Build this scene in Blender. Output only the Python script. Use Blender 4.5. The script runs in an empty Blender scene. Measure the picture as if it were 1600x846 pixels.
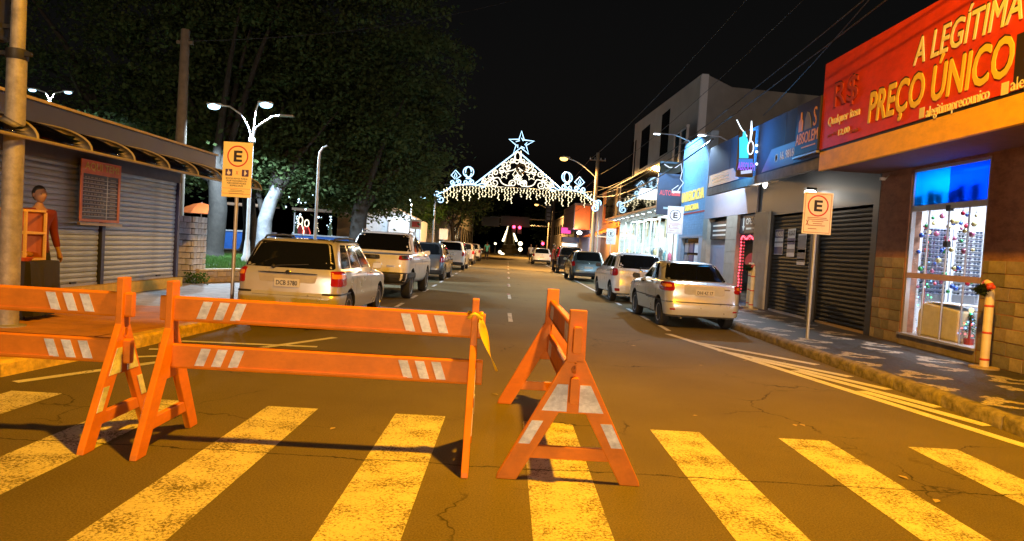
import bpy, bmesh, math, random
from mathutils import Vector, Matrix
random.seed(7)
R = math.radians
S = bpy.context.scene
COL = S.collection

# ------------------------------------------------------------------ camera
FPX, CAMH = 1100.0, 1.55
_Y = Vector((793 - 800, -(383 - 423), -FPX)).normalized()
_X = Vector((1, -.062, 0)); _X = (_X - _X.dot(_Y) * _Y).normalized()
_Z = _X.cross(_Y)
BAS = Matrix((_X, _Y, _Z))            # camera axes -> world axes
CP = Vector((0, 0, CAMH))
cam = bpy.data.cameras.new('camera')
cam.sensor_width = 36; cam.lens = FPX / 1600 * 36; cam.clip_end = 2000; cam.clip_start = .05
camo = bpy.data.objects.new('camera', cam); COL.objects.link(camo)
camo.matrix_world = Matrix.Translation(CP) @ BAS.to_4x4()
S.camera = camo
def ray(u, v): return BAS @ Vector((u - 800, -(v - 423), -FPX))
def gd(u, v, z=0.0):
    d = ray(u, v); return CP + d * ((z - CAMH) / d.z)
def at(u, v, Y):
    d = ray(u, v); return CP + d * (Y / d.y)
def ax(u, v, X):
    d = ray(u, v); return CP + d * (X / d.x)

# ------------------------------------------------------------------ night sky, exposure
w = bpy.data.worlds.new('World'); S.world = w; w.use_nodes = True
nt = w.node_tree; bg = nt.nodes['Background']
sky = nt.nodes.new('ShaderNodeTexSky'); sky.sky_type = 'NISHITA'; sky.sun_disc = False
sky.sun_elevation = R(-2); sky.sun_rotation = R(200)
hs = nt.nodes.new('ShaderNodeHueSaturation'); hs.inputs['Saturation'].default_value = .25
nt.links.new(sky.outputs[0], hs.inputs['Color']); nt.links.new(hs.outputs[0], bg.inputs[0])
bg.inputs[1].default_value = .018
S.view_settings.view_transform = 'Standard'; S.view_settings.look = 'None'
S.view_settings.exposure = .2; S.view_settings.gamma = 1; S.view_settings.use_curve_mapping = False
S.cycles.use_denoising = True
S.cycles.max_bounces = 5; S.cycles.sample_clamp_indirect = 2.0; S.cycles.transparent_max_bounces = 24
S.cycles.caustics_reflective = False; S.cycles.caustics_refractive = False

SODIUM = (1.0, .43, .003); LED = (.62, .82, 1.0); WHITE = (1, .95, .9)

# ------------------------------------------------------------------ materials
MATS = {}
def mat(name, col=(.5, .5, .5), rough=.6, metal=0., var=.12, scale=6., bump=0., bscale=40., coat=0., spec=.5, emit=None, es=0., grime=0.):
    if name in MATS: return MATS[name]
    m = bpy.data.materials.new(name); m.use_nodes = True; MATS[name] = m
    t = m.node_tree; N = t.nodes; L = t.links; p = N['Principled BSDF']
    p.inputs['Roughness'].default_value = rough; p.inputs['Metallic'].default_value = metal
    p.inputs['Coat Weight'].default_value = coat; p.inputs['Specular IOR Level'].default_value = spec
    p.inputs['Base Color'].default_value = (*col, 1)
    if emit:
        p.inputs['Emission Color'].default_value = (*emit, 1); p.inputs['Emission Strength'].default_value = es
        return m
    tc = N.new('ShaderNodeTexCoord')
    if var:
        nz = N.new('ShaderNodeTexNoise'); nz.inputs['Scale'].default_value = scale; nz.inputs['Detail'].default_value = 6
        nz.inputs['Roughness'].default_value = .65
        L.new(tc.outputs['Object'], nz.inputs['Vector'])
        cr = N.new('ShaderNodeValToRGB'); e = cr.color_ramp.elements
        e[0].position = .32; e[1].position = .68
        e[0].color = (*[c * (1 - var) for c in col], 1); e[1].color = (*[min(1, c * (1 + var)) for c in col], 1)
        L.new(nz.outputs[0], cr.inputs[0]); L.new(cr.outputs[0], p.inputs['Base Color'])
        mr = N.new('ShaderNodeMapRange'); mr.inputs['To Min'].default_value = max(0, rough - .1); mr.inputs['To Max'].default_value = min(1, rough + .1)
        L.new(nz.outputs[0], mr.inputs[0]); L.new(mr.outputs[0], p.inputs['Roughness'])
    if grime:
        gn = N.new('ShaderNodeTexNoise'); gn.inputs['Scale'].default_value = 3.1; gn.inputs['Detail'].default_value = 12; gn.inputs['Roughness'].default_value = .75
        mp = N.new('ShaderNodeMapping'); mp.inputs['Scale'].default_value = (1, 1, 2.2); L.new(tc.outputs['Object'], mp.inputs[0]); L.new(mp.outputs[0], gn.inputs['Vector'])
        gr_ = N.new('ShaderNodeValToRGB'); q = gr_.color_ramp.elements; q[0].position = .40; q[1].position = .56
        q[0].color = (*[1 - grime] * 3, 1); q[1].color = (1, 1, 1, 1); L.new(gn.outputs[0], gr_.inputs[0])
        gm = N.new('ShaderNodeMix'); gm.data_type = 'RGBA'; gm.blend_type = 'MULTIPLY'; gm.inputs[0].default_value = 1
        L.new(cr.outputs[0], gm.inputs[6]); L.new(gr_.outputs[0], gm.inputs[7]); L.new(gm.outputs[2], p.inputs['Base Color'])
    if bump:
        bn = N.new('ShaderNodeTexNoise'); bn.inputs['Scale'].default_value = bscale; bn.inputs['Detail'].default_value = 5
        L.new(tc.outputs['Object'], bn.inputs['Vector'])
        b = N.new('ShaderNodeBump'); b.inputs['Strength'].default_value = bump; b.inputs['Distance'].default_value = .02
        L.new(bn.outputs[0], b.inputs['Height']); L.new(b.outputs[0], p.inputs['Normal'])
    return m
def glow(name, col, s, sample=False):
    m = mat(name, (.02, .02, .02), emit=col, es=s)
    m.cycles.emission_sampling = 'AUTO' if sample else 'NONE'
    return m

def asphalt_nodes(m, paint=None, wear=.5):
    t = m.node_tree; N = t.nodes; L = t.links; p = N['Principled BSDF']
    tc = N.new('ShaderNodeTexCoord')
    def noise(sc, det=6, ro=.6):
        n = N.new('ShaderNodeTexNoise'); n.inputs['Scale'].default_value = sc; n.inputs['Detail'].default_value = det
        n.inputs['Roughness'].default_value = ro; L.new(tc.outputs['Object'], n.inputs['Vector']); return n
    def ramp(src, a, b, ca, cb):
        c = N.new('ShaderNodeValToRGB'); e = c.color_ramp.elements; e[0].position = a; e[1].position = b
        e[0].color = (*ca, 1); e[1].color = (*cb, 1); L.new(src, c.inputs[0]); return c
    def mix(kind, f, a, b):
        x = N.new('ShaderNodeMix'); x.data_type = 'RGBA'; x.blend_type = kind
        if hasattr(f, 'is_linked'): L.new(f, x.inputs[0])
        else: x.inputs[0].default_value = f
        L.new(a, x.inputs[6]); L.new(b, x.inputs[7]); return x.outputs[2]
    big = ramp(noise(.35, 5).outputs[0], .3, .7, (.118, .096, .050), (.176, .144, .076))
    fine = ramp(noise(85, 6, .85).outputs[0], .33, .69, (.36, .36, .36), (1.50, 1.50, 1.50))
    base = mix('MULTIPLY', 1.0, big.outputs[0], fine.outputs[0])
    # cracks
    wob = noise(1.7, 4)
    va = N.new('ShaderNodeVectorMath'); va.operation = 'SCALE'; va.inputs[3].default_value = .55; L.new(wob.outputs[1], va.inputs[0])
    vb = N.new('ShaderNodeVectorMath'); vb.operation = 'ADD'; L.new(tc.outputs['Object'], vb.inputs[0]); L.new(va.outputs[0], vb.inputs[1])
    vo = N.new('ShaderNodeTexVoronoi'); vo.feature = 'DISTANCE_TO_EDGE'; vo.inputs['Scale'].default_value = .62
    L.new(vb.outputs[0], vo.inputs['Vector'])
    ck = ramp(vo.outputs['Distance'], .0, .008, (1, 1, 1), (0, 0, 0))
    msk = ramp(noise(.45, 3).outputs[0], .50, .60, (0, 0, 0), (1, 1, 1))
    crk = mix('MULTIPLY', 1.0, ck.outputs[0], msk.outputs[0])
    sy = N.new('ShaderNodeSeparateXYZ'); L.new(tc.outputs['Object'], sy.inputs[0])
    cn_ = noise(.9, 8, .7); m1 = N.new('ShaderNodeMath'); m1.operation = 'MULTIPLY_ADD'; m1.inputs[1].default_value = -.34; L.new(cn_.outputs[0], m1.inputs[0]); L.new(sy.outputs[1], m1.inputs[2])
    m2 = N.new('ShaderNodeMath'); m2.operation = 'SUBTRACT'; m2.inputs[1].default_value = 4.70; L.new(m1.outputs[0], m2.inputs[0])
    m3 = N.new('ShaderNodeMath'); m3.operation = 'ABSOLUTE'; L.new(m2.outputs[0], m3.inputs[0])
    tck = ramp(m3.outputs[0], .003, .012, (1, 1, 1), (0, 0, 0))
    crk = mix('LIGHTEN', 1.0, crk, tck.outputs[0])
    dark = N.new('ShaderNodeRGB'); dark.outputs[0].default_value = (.012, .011, .010, 1)
    asp = mix('MIX', crk, base, dark.outputs[0])
    # stains
    st = ramp(noise(1.1, 7, .7).outputs[0], .62, .75, (1, 1, 1), (.62, .60, .58))
    asp = mix('MULTIPLY', 1.0, asp, st.outputs[0])
    out = asp
    if paint:
        pc = ramp(noise(3.0, 6).outputs[0], .3, .75, tuple(c * .78 for c in paint), paint)
        w1 = noise(55, 10, .8); w2 = noise(3.5, 5)
        ad = N.new('ShaderNodeMath'); ad.operation = 'MULTIPLY_ADD'; ad.inputs[1].default_value = .35; L.new(w2.outputs[0], ad.inputs[0]); L.new(w1.outputs[0], ad.inputs[2])
        wr = ramp(ad.outputs[0], .60 + .16 * (1 - wear), .68 + .16 * (1 - wear), (0, 0, 0), (1, 1, 1))
        pp = mix('MIX', wr.outputs[0], pc.outputs[0], asp)
        out = mix('MIX', crk, pp, dark.outputs[0])
    L.new(out, p.inputs['Base Color'])
    p.inputs['Roughness'].default_value = .78; p.inputs['Specular IOR Level'].default_value = .15
    b = N.new('ShaderNodeBump'); b.inputs['Strength'].default_value = .8; b.inputs['Distance'].default_value = .008
    L.new(noise(190, 4, .85).outputs[0], b.inputs['Height']); L.new(b.outputs[0], p.inputs['Normal'])
def rawmat(name):
    m = bpy.data.materials.new(name); m.use_nodes = True; MATS[name] = m; return m
ASPH = rawmat('asphalt'); asphalt_nodes(ASPH)
PAINT = rawmat('road_paint'); asphalt_nodes(PAINT, (.70, .66, .56), .58)
PAINT2 = rawmat('road_paint_line'); asphalt_nodes(PAINT2, (.74, .74, .74), .15)

def glassmat(name, tint=(1, 1, 1), refl=.12):
    m = rawmat(name); t = m.node_tree; N = t.nodes; L = t.links
    N.remove(N['Principled BSDF'])
    tr = N.new('ShaderNodeBsdfTransparent'); tr.inputs[0].default_value = (*tint, 1)
    gl = N.new('ShaderNodeBsdfGlossy'); gl.inputs['Roughness'].default_value = .03
    fr = N.new('ShaderNodeFresnel'); fr.inputs[0].default_value = 1.5
    ge = N.new('ShaderNodeNewGeometry'); inv = N.new('ShaderNodeMath'); inv.operation = 'SUBTRACT'; inv.inputs[0].default_value = 1; L.new(ge.outputs['Backfacing'], inv.inputs[1])
    ml = N.new('ShaderNodeMath'); ml.operation = 'MULTIPLY'; L.new(fr.outputs[0], ml.inputs[0]); L.new(inv.outputs[0], ml.inputs[1])
    mx = N.new('ShaderNodeMixShader'); L.new(ml.outputs[0], mx.inputs[0]); L.new(tr.outputs[0], mx.inputs[1]); L.new(gl.outputs[0], mx.inputs[2])
    L.new(mx.outputs[0], N['Material Output'].inputs[0]); return m
GLASS = glassmat('clear_glass')
def filmmat(name, col, tr=.25):
    m = rawmat(name); t = m.node_tree; N = t.nodes; L = t.links; N.remove(N['Principled BSDF'])
    a = N.new('ShaderNodeBsdfTranslucent'); a.inputs[0].default_value = (*col, 1)
    b = N.new('ShaderNodeBsdfTransparent'); b.inputs[0].default_value = (*col, 1)
    mx = N.new('ShaderNodeMixShader'); mx.inputs[0].default_value = tr
    L.new(a.outputs[0], mx.inputs[1]); L.new(b.outputs[0], mx.inputs[2]); L.new(mx.outputs[0], N['Material Output'].inputs[0]); return m
def leafmat(name, c1, c2):
    m = rawmat(name); t = m.node_tree; N = t.nodes; L = t.links; p = N['Principled BSDF']
    g = N.new('ShaderNodeNewGeometry'); cr = N.new('ShaderNodeValToRGB'); e = cr.color_ramp.elements
    e[0].color = (*c1, 1); e[1].color = (*c2, 1); L.new(g.outputs['Random Per Island'], cr.inputs[0])
    L.new(cr.outputs[0], p.inputs['Base Color']); p.inputs['Roughness'].default_value = .8; p.inputs['Specular IOR Level'].default_value = .12
    tl = N.new('ShaderNodeBsdfTranslucent'); L.new(cr.outputs[0], tl.inputs[0])
    mx = N.new('ShaderNodeMixShader'); mx.inputs[0].default_value = .3
    L.new(p.outputs[0], mx.inputs[1]); L.new(tl.outputs[0], mx.inputs[2]); L.new(mx.outputs[0], N['Material Output'].inputs[0]); return m

# ------------------------------------------------------------------ mesh helpers
class MB:
    def __init__(s): s.v = []; s.f = []
    def add(s, vs, fs):
        n = len(s.v); s.v += [Vector(p) for p in vs]; s.f += [tuple(i + n for i in q) for q in fs]; return s
    def quad(s, a, b, c, d): return s.add([a, b, c, d], [(0, 1, 2, 3)])
    def box(s, x0, x1, y0, y1, z0, z1):
        return s.add([(x0, y0, z0), (x1, y0, z0), (x1, y1, z0), (x0, y1, z0), (x0, y0, z1), (x1, y0, z1), (x1, y1, z1), (x0, y1, z1)],
                     [(3, 2, 1, 0), (4, 5, 6, 7), (0, 1, 5, 4), (1, 2, 6, 5), (2, 3, 7, 6), (3, 0, 4, 7)])
    def cbox(s, c, sx, sy, sz, rz=0, M=None):
        n = len(s.v); s.box(-sx / 2, sx / 2, -sy / 2, sy / 2, -sz / 2, sz / 2)
        M = M or Matrix.Rotation(rz, 3, 'Z')
        for i in range(n, len(s.v)): s.v[i] = M @ s.v[i] + Vector(c)
        return s
    def prism(s, poly, f0, f1):
        """poly: 2-D points; f0, f1 map a point to the two faces"""
        n = len(poly); vs = [f0(*p) for p in poly] + [f1(*p) for p in poly]
        fs = [tuple(range(n - 1, -1, -1)), tuple(range(n, 2 * n))] + [(i, (i + 1) % n, n + (i + 1) % n, n + i) for i in range(n)]
        return s.add(vs, fs)
    def tube(s, pts, r, n=8, closed=False, cap=True):
        pts = [Vector(p) for p in pts]; m = len(pts)
        rs = r if isinstance(r, (list, tuple)) else [r] * m
        base = len(s.v); up = None
        for i, p in enumerate(pts):
            if closed: d = pts[(i + 1) % m] - pts[i - 1]
            else: d = pts[min(i + 1, m - 1)] - pts[max(i - 1, 0)]
            if d.length < 1e-9: d = Vector((0, 0, 1))
            d.normalize()
            if up is None: up = d.orthogonal().normalized()
            up = up - up.dot(d) * d
            if up.length < 1e-6: up = d.orthogonal()
            up.normalize(); q = d.cross(up)
            for k in range(n):
                a = 2 * math.pi * k / n
                s.v.append(p + (up * math.cos(a) + q * math.sin(a)) * rs[i])
        for i in range(m if closed else m - 1):
            j = (i + 1) % m
            for k in range(n):
                l = (k + 1) % n
                s.f.append((base + i * n + k, base + i * n + l, base + j * n + l, base + j * n + k))
        if cap and not closed:
            s.f.append(tuple(base + k for k in range(n - 1, -1, -1))); s.f.append(tuple(base + (m - 1) * n + k for k in range(n)))
        return s
    def lathe(s, prof, n=16, c=(0, 0, 0), axis='Z'):
        c = Vector(c); base = len(s.v); m = len(prof)
        for r, h in prof:
            for k in range(n):
                a = 2 * math.pi * k / n; x, y = r * math.cos(a), r * math.sin(a)
                s.v.append(c + (Vector((x, y, h)) if axis == 'Z' else Vector((h, x, y)) if axis == 'X' else Vector((x, h, y))))
        for i in range(m - 1):
            for k in range(n):
                l = (k + 1) % n
                s.f.append((base + i * n + k, base + i * n + l, base + (i + 1) * n + l, base + (i + 1) * n + k))
        if prof[0][0] > 1e-6: s.f.append(tuple(base + k for k in range(n - 1, -1, -1)))
        if prof[-1][0] > 1e-6: s.f.append(tuple(base + (m - 1) * n + k for k in range(n)))
        return s
    def ball(s, c, r, n=10, m=6, sc=(1, 1, 1)):
        prof = [(max(1e-7, r * math.sin(math.pi * i / m)) if 0 < i < m else 1e-7, -r * math.cos(math.pi * i / m)) for i in range(m + 1)]
        k = len(s.v); s.lathe(prof, n)
        for i in range(k, len(s.v)): q = s.v[i]; s.v[i] = Vector((q.x * sc[0], q.y * sc[1], q.z * sc[2])) + Vector(c)
        return s
    def mesh(s, name, off=None):
        me = bpy.data.meshes.new(name)
        me.from_pydata([(p - off) if off else p for p in s.v], [], s.f); me.update(); return me
    def build(s, name, m, parent=None, world=False, smooth=None, bevel=0, loc=None):
        off = None
        if world and parent:
            q = parent; off = Vector()
            while q: off = off + q.location; q = q.parent
        me = s.mesh(name, off); return mo(name, me, m, parent, smooth, bevel, loc)
def mo(name, me, m, parent=None, smooth=None, bevel=0, loc=None):
    if m and not me.materials: me.materials.append(m)
    if smooth is not None:
        me.polygons.foreach_set('use_smooth', [True] * len(me.polygons)); me.set_sharp_from_angle(angle=R(smooth))
    o = bpy.data.objects.new(name, me); COL.objects.link(o); o.parent = parent
    if loc is not None: o.location = loc
    if bevel:
        b = o.modifiers.new('bevel', 'BEVEL'); b.width = bevel; b.segments = 2; b.limit_method = 'ANGLE'; b.angle_limit = R(40)
    return o
def tag(o, label, cat, group=None):
    o['label'] = label; o['category'] = cat
    if group: o['group'] = group
    return o
def thing(name, label, cat, loc=(0, 0, 0), rz=0, group=None):
    o = bpy.data.objects.new(name, None); COL.objects.link(o); o.empty_display_size = .2
    o.location = loc; o.rotation_euler = (0, 0, rz); return tag(o, label, cat, group)
def struct(o): o['kind'] = 'structure'; return o
def copy_tree(o, parent=None):
    c = o.copy(); COL.objects.link(c); c.parent = parent
    for ch in o.children: copy_tree(ch, c)
    return c
def inst(name, src, parent, loc, rz=0, m=None):
    """a piece that shares the mesh of src"""
    o = bpy.data.objects.new(name, src.data if hasattr(src, 'data') else src); COL.objects.link(o); o.parent = parent; o.location = loc; o.rotation_euler = (0, 0, rz); return o
_tc = {}
def text(name, s, m, parent, org, xd, yd, wid=None, hei=None, align='L', shear=0, bold=0., depth=.004, world=True):
    """lettering as a thin mesh: org = lower-left (L) or lower-middle (C); xd, yd unit vectors"""
    cu = bpy.data.curves.new('t', 'FONT'); cu.body = s; cu.size = 1; cu.shear = shear; cu.extrude = .0; cu.resolution_u = 3
    o = bpy.data.objects.new('t', cu); me = bpy.data.meshes.new_from_object(o); bpy.data.objects.remove(o)
    xs = [v.co.x for v in me.vertices]; ys = [v.co.y for v in me.vertices]
    x0, x1, y0, y1 = min(xs), max(xs), min(ys), max(ys)
    sx = wid / (x1 - x0) if wid else None; sy = hei / (y1 - y0) if hei else None
    sx = sx or sy; sy = sy or sx
    xd = Vector(xd).normalized(); yd = Vector(yd).normalized(); nd = xd.cross(yd); org = Vector(org)
    cx = (x0 + x1) / 2 if align == 'C' else x0
    off = Vector()
    if world and parent:
        q = parent
        while q: off = off + q.location; q = q.parent
    fs = [tuple(p.vertices) for p in me.polygons]; cs = [v.co.copy() for v in me.vertices]
    cnt = {}
    for f in fs:
        for i in range(len(f)): cnt[(f[i], f[(i + 1) % len(f)])] = 1
    edges = [e for e in cnt if (e[1], e[0]) not in cnt]
    M = MB()
    for k, (bx, by) in enumerate(((0, 0),) if not bold else ((-bold, 0), (bold, 0), (0, bold), (0, -bold))):
        dp = depth + k * .0004; n = len(cs)
        def tr(c, z): return org - off + xd * ((c.x - cx + bx) * sx) + yd * ((c.y - y0 + by) * sy) + nd * z
        M.add([tr(c, dp) for c in cs] + [tr(c, 0) for c in cs], fs + [(a, a + n, b + n, b) for a, b in edges])
    me = M.mesh(name)
    return mo(name, me, m, parent)
def lamp(name, kind, loc, col, power, parent=None, radius=.1, spot=None, to=None, size=None, sizey=None):
    l = bpy.data.lights.new(name, kind); l.color = col; l.energy = power
    if kind in ('POINT', 'SPOT'): l.shadow_soft_size = radius
    if kind == 'SPOT': l.spot_size = R(spot or 150); l.spot_blend = .25
    if kind == 'AREA':
        l.size = size or .5
        if sizey: l.shape = 'RECTANGLE'; l.size_y = sizey
    o = bpy.data.objects.new(name, l); COL.objects.link(o)
    off = Vector()
    if parent:
        o.parent = parent; q = parent
        while q: off = off + q.location; q = q.parent
    o.location = Vector(loc) - off
    if kind in ('SPOT', 'AREA'):
        d = Vector(to or (0, 0, -1)); o.rotation_euler = d.to_track_quat('-Z', 'Y').to_euler()
    return o

# ------------------------------------------------------------------ ground, road, pavements
g_ = MB().box(-400, 400, -300, 700, -.6, -.02).build('ground', mat('soil', (.05, .045, .04), .9, var=.3, scale=.5)); struct(g_)
ZS = .15
road = MB()
road.add([(-5.4, 1, 0), (5.4, 1, 0), (5.4, 260, 0), (-5.4, 260, 0), (-60, -14, 0), (60, -14, 0), (60, 1, 0), (-60, 1, 0)], [(0, 1, 2, 3), (4, 5, 6, 7)])
road = struct(road.build('road', ASPH))
def strip(name, a, b, wd, m=PAINT2, z=.004, wb=None):
    a = Vector((a[0], a[1], 0)); b = Vector((b[0], b[1], 0)); d = (b - a).normalized(); n = Vector((-d.y, d.x, 0))
    wb = wd if wb is None else wb; zz = Vector((0, 0, z))
    return MB().quad(a - n * wd / 2 + zz, b - n * wb / 2 + zz, b + n * wb / 2 + zz, a + n * wd / 2 + zz).build(name, m, road)
def P(u, v): return gd(u, v)
for k in range(-1, 8):
    x0 = -4.27 + 1.125 * k; y1 = 6.18 - .028 * max(0, x0 - .5)
    if k == -1: continue
    MB().quad((x0, 2.3, .004), (x0 + .44, 2.3, .004), (x0 + .44, y1, .004), (x0, y1 - .01, .004)).build('crosswalk_stripe', PAINT, road)
# hatched zone beside the right kerb
strip('edge_line', (3.25, 13.75), (4.90, 6.2), .15)
for a, b in (((1082, 535), (1277, 571)), ((1125, 549), (1329, 590)), ((1173, 561), (1389, 610)), ((1242, 580), (1467, 638)), ((1345, 612), (1545, 667))):
    strip('hatch_line', P(*a), P(*b), .17, z=.0075)
strip('edge_line', (3.45, 24.0), (3.45, 90), .10)
for y in [14.3 + 2.05 * i for i in range(5)]: strip('parking_dash', (3.40, y), (3.42, y + 1.0), .10)
# left bay
strip('edge_line', (-4.47, 6.5), (-2.5, 10.55), .11)
strip('bay_line', (-4.25, 9.35), (-2.5, 9.55), .11, z=.0075)
strip('hatch_line', (-4.4, 7.9), (-3.45, 8.55), .10, z=.0075); strip('hatch_line', (-4.3, 8.6), (-2.95, 9.1), .10, z=.0075)
for i in range(16): strip('parking_dash', (-2.42, 13.2 + 2.6 * i), (-2.42, 14.3 + 2.6 * i), .09)
for i in range(9): strip('centre_dash', (.16, 14.2 + 6 * i), (.14, 16 + 6 * i), .09, PAINT)
# small red studs added as the traffic lights' reflections on the road
for y in (22, 27, 33, 40, 48, 58):
    t = thing('glint_stud', 'small red stud added as a traffic-light reflection on the road', 'reflection stand-in', (.12, y, .004), group='red reflections along the centre line')
    MB().prism([(-.05, 0), (.05, 0), (.03, .02), (-.03, .02)], lambda a, b: (a, -.05, b), lambda a, b: (a, .05, b)).build('stud_body', mat('stud_grey', (.3, .3, .3), .5), t)
    MB().box(-.04, .04, -.054, -.046, .004, .018).build('reflector', mat('glint_red', (.6, .05, .07), .2, var=0), t)

CONC = mat('concrete_walk', (.46, .45, .44), .85, var=.28, scale=1.6, bump=.3, bscale=30, grime=.3)
def mosaic(name):
    m = rawmat(name); t = m.node_tree; N = t.nodes; L = t.links; p = N['Principled BSDF']
    tc = N.new('ShaderNodeTexCoord'); sp = N.new('ShaderNodeSeparateXYZ'); L.new(tc.outputs['Object'], sp.inputs[0])
    def mth(op, a, b=None):
        n = N.new('ShaderNodeMath'); n.operation = op
        for i, x in enumerate((a, b)):
            if x is None: continue
            if isinstance(x, (int, float)): n.inputs[i].default_value = x
            else: L.new(x, n.inputs[i])
        return n.outputs[0]
    # stones
    vo = N.new('ShaderNodeTexVoronoi'); vo.inputs['Scale'].default_value = 17; L.new(tc.outputs['Object'], vo.inputs['Vector'])
    ve = N.new('ShaderNodeTexVoronoi'); ve.feature = 'DISTANCE_TO_EDGE'; ve.inputs['Scale'].default_value = 17; L.new(tc.outputs['Object'], ve.inputs['Vector'])
    s2 = N.new('ShaderNodeSeparateXYZ'); L.new(vo.outputs['Position'], s2.inputs[0])
    # scallop motif on the stone centres: paired fans
    def motif(off):
        y = mth('SUBTRACT', mth('FRACT', mth('DIVIDE', mth('ADD', s2.outputs[1], off), 1.7)), .5)
        x = mth('SUBTRACT', mth('FRACT', mth('DIVIDE', mth('ADD', s2.outputs[0], off * .55), 1.25)), .5)
        r = mth('SQRT', mth('ADD', mth('MULTIPLY', mth('MULTIPLY', x, x), 5.0), mth('MULTIPLY', mth('MULTIPLY', y, y), 9.0)))
        wv = mth('ADD', r, mth('MULTIPLY', mth('SINE', mth('MULTIPLY', y, 19.0)), .16))
        return mth('LESS_THAN', mth('ABSOLUTE', mth('SUBTRACT', wv, .36)), .17)
    mk = mth('MAXIMUM', motif(0.0), mth('MULTIPLY', motif(.85), mth('GREATER_THAN', mth('SINE', mth('MULTIPLY', s2.outputs[0], 5.0)), .1)))
    mx = N.new('ShaderNodeMix'); mx.data_type = 'RGBA'; L.new(mk, mx.inputs[0])
    mx.inputs[6].default_value = (.05, .047, .046, 1); mx.inputs[7].default_value = (.46, .42, .36, 1)
    hv = N.new('ShaderNodeMix'); hv.data_type = 'RGBA'; hv.blend_type = 'MULTIPLY'; hv.inputs[0].default_value = .6
    L.new(mx.outputs[2], hv.inputs[6])
    cr = N.new('ShaderNodeValToRGB'); cr.color_ramp.elements[0].color = (.45, .45, .45, 1); cr.color_ramp.elements[1].color = (1.2, 1.2, 1.2, 1)
    s3 = N.new('ShaderNodeSeparateColor'); L.new(vo.outputs['Color'], s3.inputs[0]); L.new(s3.outputs[0], cr.inputs[0]); L.new(cr.outputs[0], hv.inputs[7])
    jr = N.new('ShaderNodeValToRGB'); jr.color_ramp.elements[0].color = (.03, .028, .025, 1); jr.color_ramp.elements[1].position = .09
    L.new(ve.outputs[0], jr.inputs[0])
    fm = N.new('ShaderNodeMix'); fm.data_type = 'RGBA'; fm.blend_type = 'MULTIPLY'; fm.inputs[0].default_value = .8
    L.new(hv.outputs[2], fm.inputs[6]); L.new(jr.outputs[0], fm.inputs[7]); L.new(fm.outputs[2], p.inputs['Base Color'])
    p.inputs['Roughness'].default_value = .55
    b = N.new('ShaderNodeBump'); b.inputs['Strength'].default_value = .5; b.inputs['Distance'].default_value = .01
    L.new(ve.outputs[0], b.inputs['Height']); L.new(b.outputs[0], p.inputs['Normal']); return m
KX = 5.08
walk_r = struct(MB().box(KX + .16, 7.62, 1.2, 140, -.01, ZS).build('pavement_right', mosaic('stone_mosaic')))
kst = mat('kerb_stone', (.17, .145, .11), .9, var=.6, scale=7, bump=.9, bscale=18)
kr = struct(MB().box(KX, KX + .155, 46, 140, -.01, ZS + .004).build('kerb_right', kst))
km = []
for j in range(3):
    bm = MB(); n = 8
    for i in range(n + 1):
        y = -.5 + i / n; f = .97 if i in (0, n) else 1
        jx = random.uniform(-.012, .012); jz = random.uniform(-.012, .008)
        bm.v += [Vector((.0 + jx, y * .985, -.01)), Vector((.005 + jx, y * .985, (ZS - .03) + jz)), Vector((.035 + jx, y * .985, ZS + jz)), Vector((.155, y * .985, ZS + .004)), Vector((.155, y * .985, -.01))]
    for i in range(n):
        for k in range(4): bm.f.append((i * 5 + k, i * 5 + k + 1, i * 5 + 5 + k + 1, i * 5 + 5 + k))
    bm.f += [(4, 3, 2, 1, 0), tuple(n * 5 + k for k in range(5))]
    me = bm.mesh('kerbstone'); me.materials.append(kst); me.polygons.foreach_set('use_smooth', [True] * len(me.polygons)); me.set_sharp_from_angle(angle=R(50)); km.append(me)
for i in range(43):
    inst('kerbstone', random.choice(km), kr, (KX + random.uniform(-.006, .006), 2.5 + i, random.uniform(-.005, .003)))
# left pavement: kerb bends towards the corner
LK = [(-5.9, 1.3), (-5.05, 4.2), (-4.72, 6.66), (-4.47, 8.6), (-4.32, 10.7), (-4.3, 140)]
poly = [(x - .16, y) for x, y in LK] + [(-60, 140), (-60, 1.3)]
walk_l = struct(MB().prism(poly, lambda x, y: (x, y, -.01), lambda x, y: (x, y, ZS)).build('pavement_left', CONC))
poly = [(x - .165, y) for x, y in LK[:5]] + [(-4.46, 12.2), (-7.3, 11.6), (-7.3, 1.35), (-5.9, 1.35)]
struct(MB().prism(poly, lambda x, y: (x, y, ZS - .002), lambda x, y: (x, y, ZS + .004)).build('corner_paving', mat('red_paving', (.52, .23, .06), .85, var=.25, scale=2.2, bump=.3, bscale=30)))
yel = mat('kerb_yellow', (.62, .42, .04), .7, var=.35, scale=9, bump=.5, bscale=25)
kl = struct(MB().box(-4.455, -4.3, 30, 140, -.01, ZS + .004).build('kerb_left', mat('kerb_grey', (.3, .29, .27), .8)))
pts = []
for (x0, y0), (x1, y1) in zip(LK[:-1], LK[1:-1] + [(-4.3, 30)]):
    n = max(1, round(math.hypot(x1 - x0, y1 - y0)))
    pts += [(x0 + (x1 - x0) * i / n, y0 + (y1 - y0) * i / n) for i in range(n)]
pts.append((-4.3, 30))
for (x0, y0), (x1, y1) in zip(pts, pts[1:]):
    d = Vector((x1 - x0, y1 - y0, 0)); l = d.length; d.normalize(); n = Vector((-d.y, d.x, 0)); a = Vector((x0, y0, 0)) + d * .006; b = Vector((x1, y1, 0)) - d * .006
    prof = [(0, -.01), (.004, ZS - .03), (.03, ZS + .002), (.155, ZS + .006), (.155, -.01)]
    MB().prism(prof, lambda p, q: a + n * p + Vector((0, 0, q)), lambda p, q: b + n * p + Vector((0, 0, q))).build('kerbstone', yel if y0 < 12 else mat('kerb_grey'), kl)
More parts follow.
